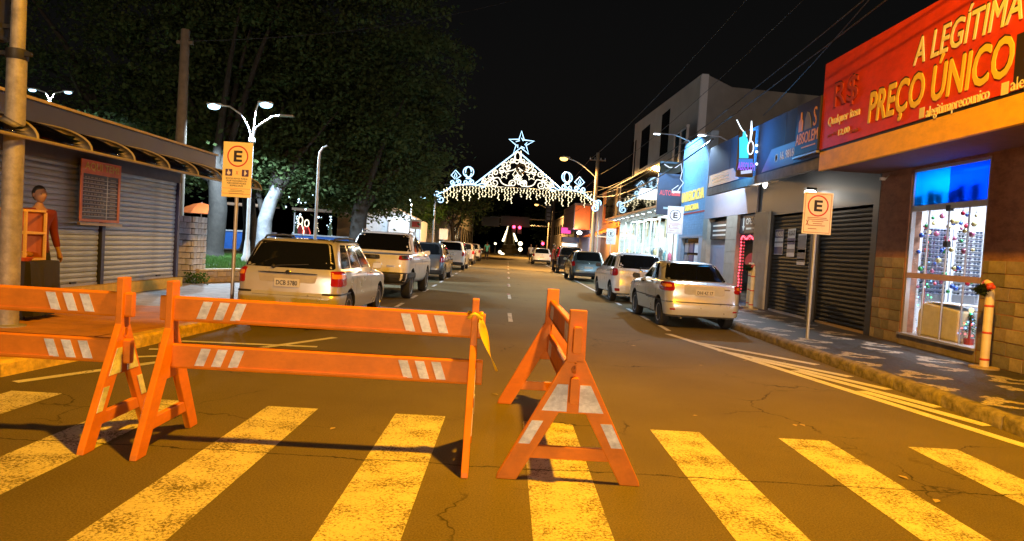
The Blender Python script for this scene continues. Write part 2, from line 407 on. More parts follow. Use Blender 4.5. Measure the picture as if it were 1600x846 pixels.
# litter and leaves
for i in range(16):
    x, y = random.uniform(-3, 4.5), random.uniform(4, 12)
    o = MB().add([(-.05, 0, .006), (0, -.025, .012), (.05, .005, .006), (.0, .028, .01)], [(0, 1, 2, 3)]).build('fallen_leaf', mat('dry_leaf', (.4, .3, .12), .8), loc=(x, y, 0))
    o.rotation_euler.z = random.uniform(0, 6); o.scale = [random.uniform(.5, 1)] * 3
    tag(o, 'small dry leaf lying on the asphalt', 'leaf', 'leaves on the road')

# ------------------------------------------------------------------ barricades
ORG = mat('orange_plastic', (.68, .21, .006), .5, var=.10, scale=5, bump=.10, bscale=9, spec=.3, grime=.13)
REF = mat('reflector_white', (.74, .80, .90), .45, var=.18, scale=16, grime=.4)
def frame_parts(bar, sgn, L2):
    x0 = sgn * L2; hx = .024
    def pr(poly, name, th=hx, m=ORG, off=0, bev=.006, par=None):
        return MB().prism(poly, lambda y, z: (x0 + off - th, y, z), lambda y, z: (x0 + off + th, y, z)).build(name, m, par or bar, bevel=bev)
    post = pr([(-.062, .80), (.062, .80), (.057, 1.15), (-.057, 1.15)], 'post')
    for s in (-1, 1):
        q = [(s * .064, .82), (s * .47, .035), (s * .48, 0), (s * .345, 0), (s * .002, .62), (s * .002, .82)]
        if s < 0: q = q[::-1]
        pr(q, 'leg', hx - .002 * (s > 0))
    pr([(-.21, .46), (.21, .46), (.06, .75), (-.06, .75)], 'gusset_panel', .016)
    pr([(-.395, .15), (.395, .15), (.355, .235), (-.355, .235)], 'crossbar', .019)
    ring = MB().lathe([(.028, 0), (.034, .004), (.040, 0)], 20, (x0 + sgn * .0235, 0, .755), 'X').build('moulded_ring', ORG, bar, smooth=60)
    o = sgn * (hx + .0025)
    for s in (-1, 1):
        q = [(s * .040, .655), (s * .110, .655), (s * .205, .475), (s * .040, .475)]
        pr(q if s > 0 else q[::-1], 'reflector', .0015, REF, o, 0)
        q = [(s * .190, .405), (s * .264, .405), (s * .346, .248), (s * .272, .248)]
        pr(q if s > 0 else q[::-1], 'reflector', .0015, REF, o, 0)
def barricade(label, loc, rz, L2=1.075):
    b = thing('road_barricade', label, 'barricade', loc, rz, 'orange barricades across the road')
    for zc in (.955, .62):
        p = MB(); e = L2 + .075; h = .088
        prof = [(-.022, -h), (.022, -h), (.03, -h + .014), (.03, h - .014), (.022, h), (-.022, h), (-.03, h - .014), (-.03, -h + .014)]
        p.prism(prof, lambda y, z: (-e, y, zc + z), lambda y, z: (e, y, zc + z))
        pl = p.build('plank', ORG, b, bevel=.004)
        for s in (-1, 1):
            y = s * .030
            rim = MB().prism([(-.62, -.058), (.62, -.058), (.58, -.072), (-.58, -.072)], lambda a, z: (a, y, zc + z), lambda a, z: (a, y + s * .007, zc + z)).build('moulded_ridge', ORG, pl)
            for g in (-1, 1):
                for k in range(3):
                    xc = g * (.60 + .118 * k + .0); sl = -g * .022
                    MB().prism([(xc - .033 - sl, -.062), (xc + .033 - sl, -.062), (xc + .033 + sl, .062), (xc - .033 + sl, .062)],
                               lambda a, z: (a, y, zc + z), lambda a, z: (a, y + s * .002, zc + z)).build('reflector', REF, pl)
    for s in (-1, 1): frame_parts(b, s, L2)
    return b
barricade('orange plastic barricade running on out of frame beside the pole', (-3.80, 5.03, 0), R(1.5))
bB = barricade('orange plastic barricade with yellow tape tied to its end post', (-1.275, 5.03, 0), R(1.2))
barricade('orange plastic barricade standing end-on with white reflector panels', (.485, 5.74, 0), R(90.6), 1.10)
TAPE = mat('yellow_tape', (.75, .55, .03), .4, var=.1)
tp = thing('caution_tape', 'torn yellow plastic tape knotted round the barricade post', 'tape', (-.2, 5.05, 1.03))
kn = MB().tube([(.05 * math.cos(a), .075 * math.sin(a), .018 * math.sin(3 * a)) for a in [2 * math.pi * i / 16 for i in range(16)]], .013, 6, closed=True).build('knot', TAPE, tp, smooth=60)
ts = MB(); prev = None
for i in range(13):
    f = i / 12; x = .045 + .13 * f ** 1.3; z = -.02 - .36 * f; wd = .012 + .042 * math.sin(math.pi * min(1, f * 1.02)) ** .7 if i < 12 else .02
    tw = .5 + 1.6 * f; dx, dy = math.cos(tw) * wd, math.sin(tw) * wd
    ts.v += [Vector((x - dx, -.06 - dy + .02 * math.sin(7 * f), z)), Vector((x + .3 * dx, -.06 + .4 * dy + .02, z - .01)), Vector((x + dx, -.05 + dy, z))]
for i in range(12):
    for k in range(2): ts.f.append((i * 3 + k, i * 3 + k + 1, i * 3 + 4 + k, i * 3 + 3 + k))
o = ts.build('tail', TAPE, tp, smooth=60); sm = o.modifiers.new('s', 'SOLIDIFY'); sm.thickness = .002

# ------------------------------------------------------------------ the street lamp over the crossing (stands outside the frame)
GALV = mat('galvanised_steel', (.42, .42, .42), .45, .55, var=.15, scale=5)
def street_lamp(label, base, head, h, power, col=SODIUM, glowc=(1, .55, .12), es=25, group='sodium street lamps', pr=.09, spot=176):
    t = thing('street_lamp', label, 'street lamp', base, group=group)
    b = Vector(base); hd = Vector(head)
    MB().lathe([(pr * 1.6, 0), (pr * 1.6, .05), (pr, .08), (pr * .7, h - .6)], 14, b).build('pole', mat('concrete_pole', (.30, .28, .26), .85, bump=.2), t, True, smooth=40)
    d = hd - Vector((b.x, b.y, hd.z)); q = Vector((b.x, b.y, b.z + h - .75))
    pts = [q + Vector((d.x * f, d.y * f, (hd.z - q.z) * math.sin(f * math.pi / 2))) for f in [i / 8 for i in range(9)]]
    MB().tube(pts, .035, 8).build('arm', GALV, t, True, smooth=40)
    dn = d.normalized() if d.length > .01 else Vector((1, 0, 0))
    hb = MB(); ang = math.atan2(dn.y, dn.x); M = Matrix.Rotation(ang, 3, 'Z')
    prof = [(-.30, .02), (-.1, -.02), (.28, -.02), (.34, .03), (.2, .11), (-.15, .12), (-.32, .07)]
    hb.prism(prof, lambda a, z: hd + M @ Vector((a, -.12, z)), lambda a, z: hd + M @ Vector((a, .12, z)))
    hb.build('lamp_head', GALV, t, True, bevel=.02)
    ln = MB().ball((0, 0, 0), .19, 12, 8, (1.5, .85, .75))
    ln.v = [hd + M @ v + M @ Vector((.1, 0, -.07)) for v in ln.v]
    ln.build('lamp_lens', glow('lens_%d_%d' % (int(glowc[2] * 100), es), glowc, es), t, True, smooth=80)
    lamp('lamp_light', 'SPOT' if spot < 360 else 'POINT', hd + Vector((dn.x * .1, dn.y * .1, -.24)), col, power, t, .22, spot)
    return t
street_lamp('tall sodium street lamp arching over the crossing beside the red shop', (5.5, 2.9, ZS), (2.3, 4.2, 9.0), 9.0, 8400)
for lx in (-5.8, 5.8):  # unseen pair added as frontal fill for the light from behind
    street_lamp('unseen warm white fill lamp added on the %s pavement well behind the crossing' % ('plaza-side' if lx < 0 else 'shop-side'), (lx, -33, ZS), (lx * .55, -32.0, 4.6), 4.6, 21000, (1, .70, .46), (1, .8, .55), 6, 'fill lamps added behind the crossing', spot=360)

# ------------------------------------------------------------------ cars
TINT = mat('tinted_glass', (.006, .007, .008), .06, var=0, spec=.6)
BLK = mat('black_trim', (.018, .018, .019), .55, var=.1)
TYRE = mat('tyre_rubber', (.02, .02, .021), .85, var=.2, bump=.2)
RIM = mat('alloy_rim', (.5, .5, .52), .3, .8, var=.05)
CHRM = mat('chrome', (.7, .7, .72), .15, 1., var=0)
REDL = mat('tail_red', (.32, .008, .010), .12, var=0, coat=.6)
AMBL = mat('tail_amber', (.75, .26, .03), .15, var=0, coat=.6)
CLRL = mat('tail_clear', (.62, .58, .55), .15, var=0, coat=.6)
PLATE = mat('plate_grey', (.55, .53, .50), .5, var=.05)
def paint(name, col, metal=.45, rough=.30): return mat(name, col, rough, metal, var=.05, scale=3, coat=1.0)
NR, NC, NS = 4, 4, 18
def wheel_mesh(r, wd, spokes):
    t = MB().lathe([(r * .66, -wd * .42), (r * .80, -wd / 2), (r * .95, -wd * .46), (r, -wd * .3), (r, wd * .3), (r * .95, wd * .46), (r * .80, wd / 2), (r * .66, wd * .42)], 28, axis='X').mesh('tyre')
    t.materials.append(TYRE); t.polygons.foreach_set('use_smooth', [True] * len(t.polygons)); t.set_sharp_from_angle(angle=R(40))
    k = MB().lathe([(r * .67, wd * .36), (r * .66, wd * .46), (r * .60, wd * .44), (r * .56, wd * .25), (r * .54, wd * .12), (r * .02, wd * .12)], 28, axis='X')
    k.lathe([(r * .001, wd * .42), (r * .14, wd * .40), (r * .16, wd * .12)], 12, axis='X')
    for i in range(spokes):
        a = 2 * math.pi * i / spokes; M = Matrix.Rotation(a, 3, 'X')
        k.cbox(M @ Vector((wd * .30, 0, r * .36)), wd * .14, r * .13, r * .50, M=M)
    k = k.mesh('rim'); k.materials.append(RIM); k.set_sharp_from_angle(angle=R(40)); return t, k
WH = {}
class Car:
    def __init__(s, label, rows, L, pnt, loc, rz=0, wheels=(.75, 3.3, .30, .80), spokes=10, group='cars parked along the kerbs', name='parked_car', cat='car', bumper=None, lower=None):
        s.rows = rows; s.L = L; s.pnt = pnt
        s.t = thing(name, label, cat, loc, rz, group)
        s.grid = []
        for (zr, zf, yr, yf, w, cr) in rows:
            ring = []; cl = cr * 1.15; bow = .05 * (w / .8)
            for i in range(NR): a = i / NR; ring.append((a * (w - cr), yr + bow * (a * (w - cr) / w) ** 2))
            yb = yr + bow * ((w - cr) / w) ** 2
            for i in range(NC + 1):
                th = math.pi / 2 * i / NC; ring.append((w - cr + cr * math.sin(th), yb + cl * (1 - math.cos(th))))
            y0 = yb + cl; fb = .16; y1 = yf - fb - cl
            for i in range(1, NS): q = i / NS; ring.append((w * (1 - .018 * (2 * q - 1) ** 2 + .018), y0 + (y1 - y0) * q))
            for i in range(NC + 1):
                th = math.pi / 2 * (1 - i / NC); ring.append((w - cr + cr * math.sin(th), yf - fb - cl * (1 - math.cos(th))))
            for i in range(1, NR + 1): a = 1 - i / NR; ring.append((a * (w - cr), yf - fb * (a * (w - cr) / w) ** 1.6))
            out = []
            for x, y in ring:
                f = min(1, max(0, (y - .15 * L) / (.8 * L))); f = f * f * (3 - 2 * f)
                out.append(Vector((x, y, zr + (zf - zr) * f)))
            s.grid.append(out)
        n = len(s.grid[0]); m = MB(); full = 2 * n - 2
        for ring in s.grid:
            m.v += ring + [Vector((-p.x, p.y, p.z)) for p in ring[-2:0:-1]]
        for j in range(len(rows) - 1):
            for i in range(full): k = (i + 1) % full; m.f.append((j * full + i, j * full + k, (j + 1) * full + k, (j + 1) * full + i))
        m.f.append(tuple(range(full - 1, -1, -1)))
        top = (len(rows) - 1) * full
        for i in range(n - 1):          # roof strips between mirrored points
            a, b = i, i + 1; a2, b2 = (full - i) % full, full - i - 1
            q = [top + a, top + b, top + b2, top + a2]
            q = list(dict.fromkeys(q))
            if len(q) > 2: m.f.append(tuple(q))
        me = m.mesh('body'); me.materials.append(pnt); me.materials.append(BLK)
        o = mo('body', me, None, s.t)
        ra, fa, wr, track = wheels
        cut = MB()
        for y in (ra, fa):
            for sg in (-1, 1): cut.lathe([(wr + .065, sg * (track - .36) if sg > 0 else -track - .4), (wr + .065, track + .4 if sg > 0 else -(track - .36))], 28, (0, y, wr + .015), 'X')
        cm = cut.mesh('cut'); cm.materials.append(pnt); cm.materials.append(BLK); cm.polygons.foreach_set('material_index', [1] * len(cm.polygons))
        bm = bmesh.new(); bm.from_mesh(cm); bmesh.ops.recalc_face_normals(bm, faces=bm.faces); bm.to_mesh(cm); bm.free()
        bm = bmesh.new(); bm.from_mesh(me); bmesh.ops.recalc_face_normals(bm, faces=bm.faces); bm.to_mesh(me); bm.free()
        co = bpy.data.objects.new('cut', cm); COL.objects.link(co); co.parent = s.t
        b = o.modifiers.new('b', 'BOOLEAN'); b.operation = 'DIFFERENCE'; b.object = co; b.solver = 'EXACT'
        dg = bpy.context.evaluated_depsgraph_get(); nm = bpy.data.meshes.new_from_object(o.evaluated_get(dg))
        o.modifiers.clear(); o.data = nm; bpy.data.objects.remove(co)
        nm.polygons.foreach_set('use_smooth', [True] * len(nm.polygons)); nm.set_sharp_from_angle(angle=R(38)); nm.name = 'body'
        s.body = o
        key = (wr, spokes)
        if key not in WH: WH[key] = wheel_mesh(wr, .19 if wr < .34 else .24, spokes)
        for y in (ra, fa):
            for sg in (-1, 1):
                tyr = bpy.data.objects.new('wheel', WH[key][0]); COL.objects.link(tyr); tyr.parent = s.t
                tyr.location = (sg * (track - .10), y, wr); tyr.rotation_euler = (0, 0, 0 if sg > 0 else math.pi)
                rm = bpy.data.objects.new('rim', WH[key][1]); COL.objects.link(rm); rm.parent = tyr
    def S(s, u, v):
        sg = -1 if u < 0 else 1; u = abs(u); n = len(s.grid[0])
        i = min(int(u), n - 2); j = min(int(v), len(s.grid) - 2); a = u - i; b = v - j
        G = s.grid; p = (G[j][i] * (1 - a) + G[j][i + 1] * a) * (1 - b) + (G[j + 1][i] * (1 - a) + G[j + 1][i + 1] * a) * b
        return Vector((sg * p.x, p.y, p.z))
    def N(s, u, v):
        e = .08; du = s.S(u + e, v) - s.S(u - e, v); dv = s.S(u, min(v + e, len(s.rows) - 1)) - s.S(u, v - e)
        n = du.cross(dv); n.normalize(); return n
    def side(s, q): return NR + NC + q * NS
    def patch(s, name, cs, m, off=.004, rnd=.12, parent=None, k=6, lip=.012):
        """cs: four (u,v) corners in order; a rounded panel that follows the body"""
        rim = []
        cor = [(rnd, rnd, math.pi), (1 - rnd, rnd, 1.5 * math.pi), (1 - rnd, 1 - rnd, 0), (rnd, 1 - rnd, .5 * math.pi)]
        for ci, (cx, cy, a0) in enumerate(cor):
            for i in range(4): th = a0 + math.pi / 2 * i / 3; rim.append((cx + rnd * math.cos(th), cy + rnd * math.sin(th)))
            nx = cor[(ci + 1) % 4]
            e = (cx + rnd * math.cos(a0 + math.pi / 2), cy + rnd * math.sin(a0 + math.pi / 2)); f_ = (nx[0] + rnd * math.cos(nx[2]), nx[1] + rnd * math.sin(nx[2]))
            for i in range(1, k): f = i / k; rim.append((e[0] * (1 - f) + f_[0] * f, e[1] * (1 - f) + f_[1] * f))
        def mp(a, b, o):
            (u0, v0), (u1, v1), (u2, v2), (u3, v3) = cs
            u = (u0 * (1 - a) + u1 * a) * (1 - b) + (u3 * (1 - a) + u2 * a) * b
            v = (v0 * (1 - a) + v1 * a) * (1 - b) + (v3 * (1 - a) + v2 * a) * b
            n = s.N(u, v); c = s.S(u, v)
            if n.dot(c - Vector((0, s.L / 2, .5))) < 0: n = -n
            return c + n * o
        M = MB(); n = len(rim)
        scales = [1, .8, .6, .4, .2]
        M.v += [mp(a, b, -lip) for a, b in rim]
        for sc in scales: M.v += [mp(.5 + (a - .5) * sc, .5 + (b - .5) * sc, off) for a, b in rim]
        M.v.append(mp(.5, .5, off))
        for r in range(len(scales)):
            for i in range(n): j = (i + 1) % n; M.f.append((r * n + i, r * n + j, (r + 1) * n + j, (r + 1) * n + i))
        r = len(scales)
        for i in range(n): M.f.append((r * n + i, r * n + (i + 1) % n, len(M.v) - 1))
        return M.build(name, m, parent or s.t, smooth=40)
    def both(s, name, cs, m, **k):
        a = s.patch(name, cs, m, **k); s.patch(name, [(-u, v) for u, v in cs], m, **k); return a
    def windows(s, spans, v0, v1, m=TINT, slant=0):
        for (a, b) in spans:
            s.both('side_window', [(s.side(a), v0), (s.side(b), v0), (s.side(b - slant), v1), (s.side(a + slant), v1)], m, rnd=.10)
    def plate(s, y, z, txt=None, x=0):
        p = MB().box(x - .2, x + .2, y - .012, y, z - .065, z + .065).build('number_plate', PLATE, s.t, bevel=.004)
        if txt: text('lettering', txt, mat('plate_black', (.03, .03, .03), .5, var=0), p, (x, y - .0125, z - .035), (1, 0, 0), (0, 0, 1), wid=.33, hei=.07, align='C', bold=.012, world=False)
        return p
    def mirrors(s, y, z, x):
        for sg in (-1, 1):
            MB().prism([(0, -.05), (.18, -.045), (.2, .03), (.17, .09), (.02, .07)], lambda a, b: (sg * (x + a), y - .03, z + b), lambda a, b: (sg * (x + a * .9), y + .06, z + b)).build('mirror', s.pnt if s.mir else BLK, s.t, bevel=.015)
    mir = False
    def handles(s, qs, v):
        for q in qs:
            for sg in (-1, 1):
                c = s.S(sg * s.side(q), v); MB().cbox(c + Vector((sg * .012, 0, 0)), .03, .15, .028).build('door_handle', s.hm if hasattr(s, 'hm') else s.pnt, s.t, bevel=.008)
    def seams(s, qs, v0, v1):
        for q in qs:
            for sg in (-1, 1):
                M = MB(); n = 6; u = s.side(q)
                for i in range(n + 1):
                    v = v0 + (v1 - v0) * i / n
                    for dq in (-.03, .03):
                        c = s.S(sg * (u + dq), v); M.v.append(c + Vector((sg * .0025, 0, 0)))
                for i in range(n): M.f.append((2 * i, 2 * i + 1, 2 * i + 3, 2 * i + 2))
                M.build('door_seam', BLK, s.t)
def wiper(c, y, z, x0=.05, tilt=.3):
    M = MB(); M.tube([(x0 - .12, y - .02, z), (x0 - .05, y - .03, z + .02), (x0 + .42, y + .02, z + .02 + tilt * .3)], .008, 6); M.ball((x0 - .12, y - .015, z), .035)
    M.build('wiper', BLK, c.t, smooth=60)
def tow_and_pipe(c, y, x): MB().lathe([(.022, -.06), (.025, .12), (.018, .12)], 10, (x, y, .25), 'Y').build('exhaust_pipe', CHRM, c.t, smooth=50)

# silver-beige estate, nearest on the left
W_ROWS = [(.25, .22, .12, 4.05, .72, .15), (.29, .26, .03, 4.14, .79, .18), (.40, .38, .0, 4.17, .815, .18), (.52, .50, .0, 4.17, .82, .18), (.57, .56, .02, 4.15, .815, .16), (.60, .60, .055, 4.12, .81, .15),
          (.72, .68, .06, 4.10, .815, .15), (.84, .76, .065, 4.06, .812, .15), (.93, .82, .085, 3.95, .80, .17), (.96, .92, .105, 3.05, .765, .17),
          (1.08, 1.07, .17, 2.82, .735, .17), (1.24, 1.22, .27, 2.58, .69, .17), (1.35, 1.34, .35, 2.42, .655, .17), (1.41, 1.41, .42, 2.30, .61, .19), (1.435, 1.445, .52, 2.12, .50, .2), (1.44, 1.455, .62, 1.95, .36, .16)]
c = Car('silver estate car with black rear window and plate DCB 5780', W_ROWS, 4.17, paint('silver_beige', (.60, .60, .61)), (-3.42, 11.0, 0), R(-1.0), (.85, 3.35, .29, .815))
c.mir = True
c.patch('rear_window', [(-6.2, 9.15), (6.2, 9.15), (5.6, 12.6), (-5.6, 12.6)], TINT, rnd=.09, k=10)
c.windows([(.02, .27), (.30, .60), (.63, .93)], 9.25, 12.35, slant=.01)
for sg in (-1, 1):
    l = c.patch('tail_lamp', [(sg * 4.1, 6.0), (sg * 9.3, 6.0), (sg * 8.9, 8.7), (sg * 4.7, 8.7)], REDL, off=.012, rnd=.12)
    c.patch('lamp_band', [(sg * 4.5, 7.0), (sg * 8.8, 7.0), (sg * 8.7, 7.75), (sg * 4.7, 7.75)], AMBL, off=.019, rnd=.15, parent=l)
    c.patch('bumper_moulding', [(sg * 3.4, 4.1), (sg * 11, 4.1), (sg * 11, 4.95), (sg * 3.4, 4.95)], BLK, off=.012, rnd=.2)
c.patch('tailgate_seam', [(-3.3, 3.55), (3.3, 3.55), (3.3, 3.62), (-3.3, 3.62)], BLK, off=.003, rnd=.02, lip=.001)
gp = c.patch('plate_recess', [(-2.6, 6.25), (2.6, 6.25), (2.9, 7.55), (-2.9, 7.55)], mat('recess_grey', (.36, .33, .29), .5), off=.002, rnd=.08)
c.patch('plate_light_bar', [(-2.9, 7.5), (2.9, 7.5), (2.9, 7.72), (-2.9, 7.72)], CHRM, off=.02, rnd=.3)
c.plate(.052, .745, 'DCB 5780')
MB().lathe([(.045, 0), (.05, .008), (.04, .012)], 20, (0, .073, .895), 'Y').build('emblem', CHRM, c.t, smooth=60)
text('emblem_mark', 'W', BLK, c.t, (0, .062, .872), (1, 0, 0), (0, 0, 1), wid=.055, hei=.045, align='C', world=False)
wiper(c, .12, .99, -.12, .12); c.mirrors(2.75, .98, .76); c.handles((.36, .66), 8.1); c.seams((.285, .615, .93), 3.2, 9.0)
for sg in (-1, 1):
    MB().tube([(sg * .56, .55, 1.40), (sg * .565, .65, 1.462), (sg * .57, 1.4, 1.488), (sg * .565, 2.0, 1.475), (sg * .555, 2.12, 1.42)], .017, 8).build('roof_rail', BLK, c.t, smooth=60)
MB().tube([(0, .75, 1.44), (0, .62, 1.62)], .004, 5).build('aerial', BLK, c.t)
tow_and_pipe(c, .02, .45)

# white double-cab pickup
T_ROWS = [(.38, .30, .15, 4.75, .78, .15), (.44, .36, .03, 4.85, .86, .2), (.56, .50, .0, 4.92, .91, .2), (.66, .66, .0, 4.93, .92, .2), (.70, .72, .03, 4.92, .92, .18), (.85, .85, .04, 4.88, .925, .16),
          (1.00, .95, .045, 4.8, .925, .16), (1.10, 1.04, .06, 4.6, .91, .17), (1.13, 1.10, .09, 4.3, .89, .17), (1.145, 1.16, 1.25, 3.9, .86, .2), (1.30, 1.30, 1.38, 3.55, .82, .2), (1.46, 1.48, 1.50, 3.25, .77, .2),
          (1.60, 1.61, 1.63, 3.0, .72, .2), (1.66, 1.68, 1.74, 2.85, .66, .2), (1.69, 1.71, 1.9, 2.65, .52, .2), (1.695, 1.72, 2.05, 2.5, .36, .16)]
c = Car('white double-cab pickup truck parked ahead of the silver estate', T_ROWS, 4.93, paint('pearl_white', (.84, .84, .84), .0, .3), (-3.36, 17.35, 0), R(-1.0), (.98, 3.95, .36, .90), 5, name='pickup_truck', cat='pickup')
c.mir = True
c.patch('bumper', [(-10, .9), (10, .9), (10, 3.9), (-10, 3.9)], BLK, off=.012, rnd=.06, k=14)
c.patch('rear_window', [(-6.6, 9.4), (6.6, 9.4), (6.0, 12.7), (-6.0, 12.7)], TINT, rnd=.1, k=10)
c.windows([(.03, .42), (.45, .93)], 9.3, 12.4, slant=.01)
for sg in (-1, 1):
    l = c.patch('tail_lamp', [(sg * 3.6, 6.1), (sg * 10.2, 6.2), (sg * 9.8, 7.7), (sg * 3.9, 7.5)], REDL, off=.012, rnd=.14)
    c.patch('lamp_bezel', [(sg * 4.3, 6.35), (sg * 6.6, 6.35), (sg * 6.6, 7.3), (sg * 4.4, 7.2)], BLK, off=.02, rnd=.2, parent=l)
    c.patch('wheel_arch_trim', [(sg * c.side(.06), .6), (sg * c.side(.32), .6), (sg * c.side(.28), 3.4), (sg * c.side(.09), 3.4)], BLK, off=.004, rnd=.3)
hd = c.patch('tailgate_handle', [(-1.25, 6.05), (1.25, 6.05), (1.2, 7.15), (-1.2, 7.15)], BLK, off=.012, rnd=.2)
c.patch('handle_grip', [(-.7, 6.3), (.7, 6.3), (.7, 6.9), (-.7, 6.9)], CHRM, off=.02, rnd=.2, parent=hd)
c.patch('tailgate_badge', [(2.1, 4.9), (3.2, 4.9), (3.2, 5.1), (2.1, 5.1)], CHRM, off=.008, rnd=.1)
c.patch('bed_cover', [(-8.6, 8.15), (8.6, 8.15), (8.6, 8.92), (-8.6, 8.92)], BLK, off=.006, rnd=.05)
c.plate(-.012, .60); c.mirrors(3.35, 1.15, .86); c.handles((.38, .66), 7.3); c.seams((.26, .435, .70), 2.5, 8.4)
for sg in (-1, 1):
    MB().tube([(sg * .62, 1.85, 1.66), (sg * .64, 1.95, 1.735), (sg * .65, 2.4, 1.75), (sg * .63, 2.8, 1.70)], .02, 8).build('roof_rail', CHRM, c.t, smooth=60)

# grey pickup-like saloon and far cars share one hatch shape
H_ROWS = [(.24, .22, .10, 3.75, .72, .15), (.29, .26, .02, 3.84, .78, .18), (.48, .46, .0, 3.88, .81, .2), (.56, .56, .02, 3.86, .812, .2), (.72, .70, .06, 3.82, .818, .2), (.86, .80, .10, 3.72, .812, .2), (.94, .86, .13, 3.6, .80, .2), (.97, .96, .17, 2.95, .765, .2),
          (1.12, 1.12, .27, 2.65, .725, .2), (1.28, 1.28, .38, 2.38, .68, .2), (1.40, 1.41, .49, 2.18, .63, .2), (1.455, 1.465, .62, 2.0, .55, .2), (1.475, 1.49, .80, 1.8, .40, .18)]
def hatch(label, pm, loc, rz=0, sc=(1, 1, 1), lamps='side', txt=None, led=False):
    c = Car(label, H_ROWS, 3.88, pm, loc, rz, (.62, 3.05, .295, .815), 8)
    c.t.scale = sc; c.mir = True
    c.patch('rear_window', [(-5.4, 7.3), (5.4, 7.3), (4.9, 10.3), (-4.9, 10.3)], TINT, rnd=.14, k=10)
    c.windows([(.04, .28), (.31, .60), (.63, .92)], 7.25, 10.1, slant=.01)
    for sg in (-1, 1):
        q = [(sg * 4.3, 4.0), (sg * 9.6, 4.2), (sg * 9.3, 6.3), (sg * 5.0, 6.3)] if lamps == 'side' else [(sg * 5.4, 5.0), (sg * 8.6, 5.2), (sg * 8.2, 9.5), (sg * 6.4, 9.5)]
        c.patch('tail_lamp', q, REDL, off=.012, rnd=.2)
    c.patch('bumper_insert', [(-6, .8), (6, .8), (6, 1.7), (-6, 1.7)], BLK, off=.01, rnd=.2)
    c.plate(.05, .66, txt); c.mirrors(2.62, 1.0, .76); c.handles((.34, .66), 5.8); c.seams((.295, .615, .92), 2, 6.9)
    MB().lathe([(.04, 0), (.045, .008), (.035, .012)], 16, (0, .10, .86), 'Y').build('emblem', CHRM, c.t, smooth=60)
    return c
hatch('dark grey hatchback parked in front of the white pickup truck', paint('graphite', (.11, .12, .13), .5), (-3.22, 27.0, 0), R(-1.2), (1, 1.05, .99))
hatch('white compact car parked beyond the dark grey hatchback', paint('plain_white', (.72, .72, .72), 0), (-3.15, 38.5, 0), R(-1), (1.04, 1.05, 1.06))
hatch('pale car third beyond the white pickup truck', paint('pale_silver', (.5, .47, .45)), (-3.1, 49, 0), 0, (1, 1, 1.02))
hatch('white car at the far end of the left row', MATS['plain_white'], (-3.1, 60, 0))

# silver saloon on the right
SD_ROWS = [(.25, .22, .14, 4.0, .72, .15), (.30, .26, .03, 4.08, .78, .18), (.42, .40, .0, 4.12, .80, .2), (.52, .50, .0, 4.13, .81, .2), (.57, .56, .015, 4.11, .812, .2), (.61, .60, .04, 4.09, .808, .18), (.74, .70, .05, 4.06, .812, .18), (.88, .78, .055, 4.0, .81, .19), (.955, .84, .08, 3.9, .79, .2), (.985, .88, .16, 3.7, .765, .2),
           (1.00, .95, .62, 3.02, .735, .2), (1.10, 1.10, .78, 2.75, .705, .2), (1.24, 1.25, .96, 2.5, .665, .2), (1.35, 1.36, 1.12, 2.3, .62, .2), (1.405, 1.415, 1.26, 2.15, .56, .2), (1.42, 1.43, 1.45, 1.95, .40, .17)]
c = Car('silver four-door saloon parked beside the black roller shutters', SD_ROWS, 4.13, paint('bright_silver', (.66, .69, .74)), (4.22, 14.75, 0), R(2.0), (.72, 3.1, .295, .81), 9)
c.hm = BLK
c.patch('rear_window', [(-6.3, 10.15), (6.3, 10.15), (5.7, 13.4), (-5.7, 13.4)], TINT, rnd=.1, k=10)
c.windows([(.14, .46), (.49, .93)], 10.2, 13.2, slant=.015)
for sg in (-1, 1):
    l = c.patch('tail_lamp', [(sg * 3.9, 6.4), (sg * 10.0, 6.4), (sg * 9.2, 8.6), (sg * 5.0, 8.4)], REDL, off=.012, rnd=.2)
    c.patch('lamp_band', [(sg * 4.9, 6.95), (sg * 9.0, 6.95), (sg * 8.8, 7.7), (sg * 5.2, 7.7)], AMBL, off=.019, rnd=.25, parent=l)
    c.patch('bumper_reflector', [(sg * 4.2, 1.85), (sg * 5.6, 1.85), (sg * 5.6, 2.15), (sg * 4.2, 2.15)], REDL, off=.006, rnd=.2)
c.patch('bumper_strip', [(-16, 3.9), (16, 3.9), (16, 4.25), (-16, 4.25)], BLK, off=.010, rnd=.02, k=30)
c.patch('side_moulding', [(c.side(.16), 4.5), (c.side(.76), 4.5), (c.side(.76), 4.95), (c.side(.16), 4.95)], BLK, off=.012, rnd=.02, k=14)
c.patch('side_moulding', [(-c.side(.16), 4.5), (-c.side(.76), 4.5), (-c.side(.76), 4.95), (-c.side(.16), 4.95)], BLK, off=.012, rnd=.02, k=14)
gp = c.patch('plate_recess', [(-2.7, 6.0), (2.7, 6.0), (2.9, 7.6), (-2.9, 7.6)], mat('recess_silver', (.4, .4, .4), .5), off=.002, rnd=.1)
c.plate(.036, .79, 'DHI 4Z 17'); MB().box(.42, .54, .058, .075, .865, .885).build('badge', CHRM, c.t)
c.mirrors(2.85, .98, .76); c.handles((.33, .60), 8.0); c.seams((.20, .475, .80), 3.2, 9.4)
tow_and_pipe(c, .03, -.5)
MB().tube([(0, 1.6, 1.425), (0, 1.5, 1.60)], .004, 5).build('aerial', BLK, c.t)

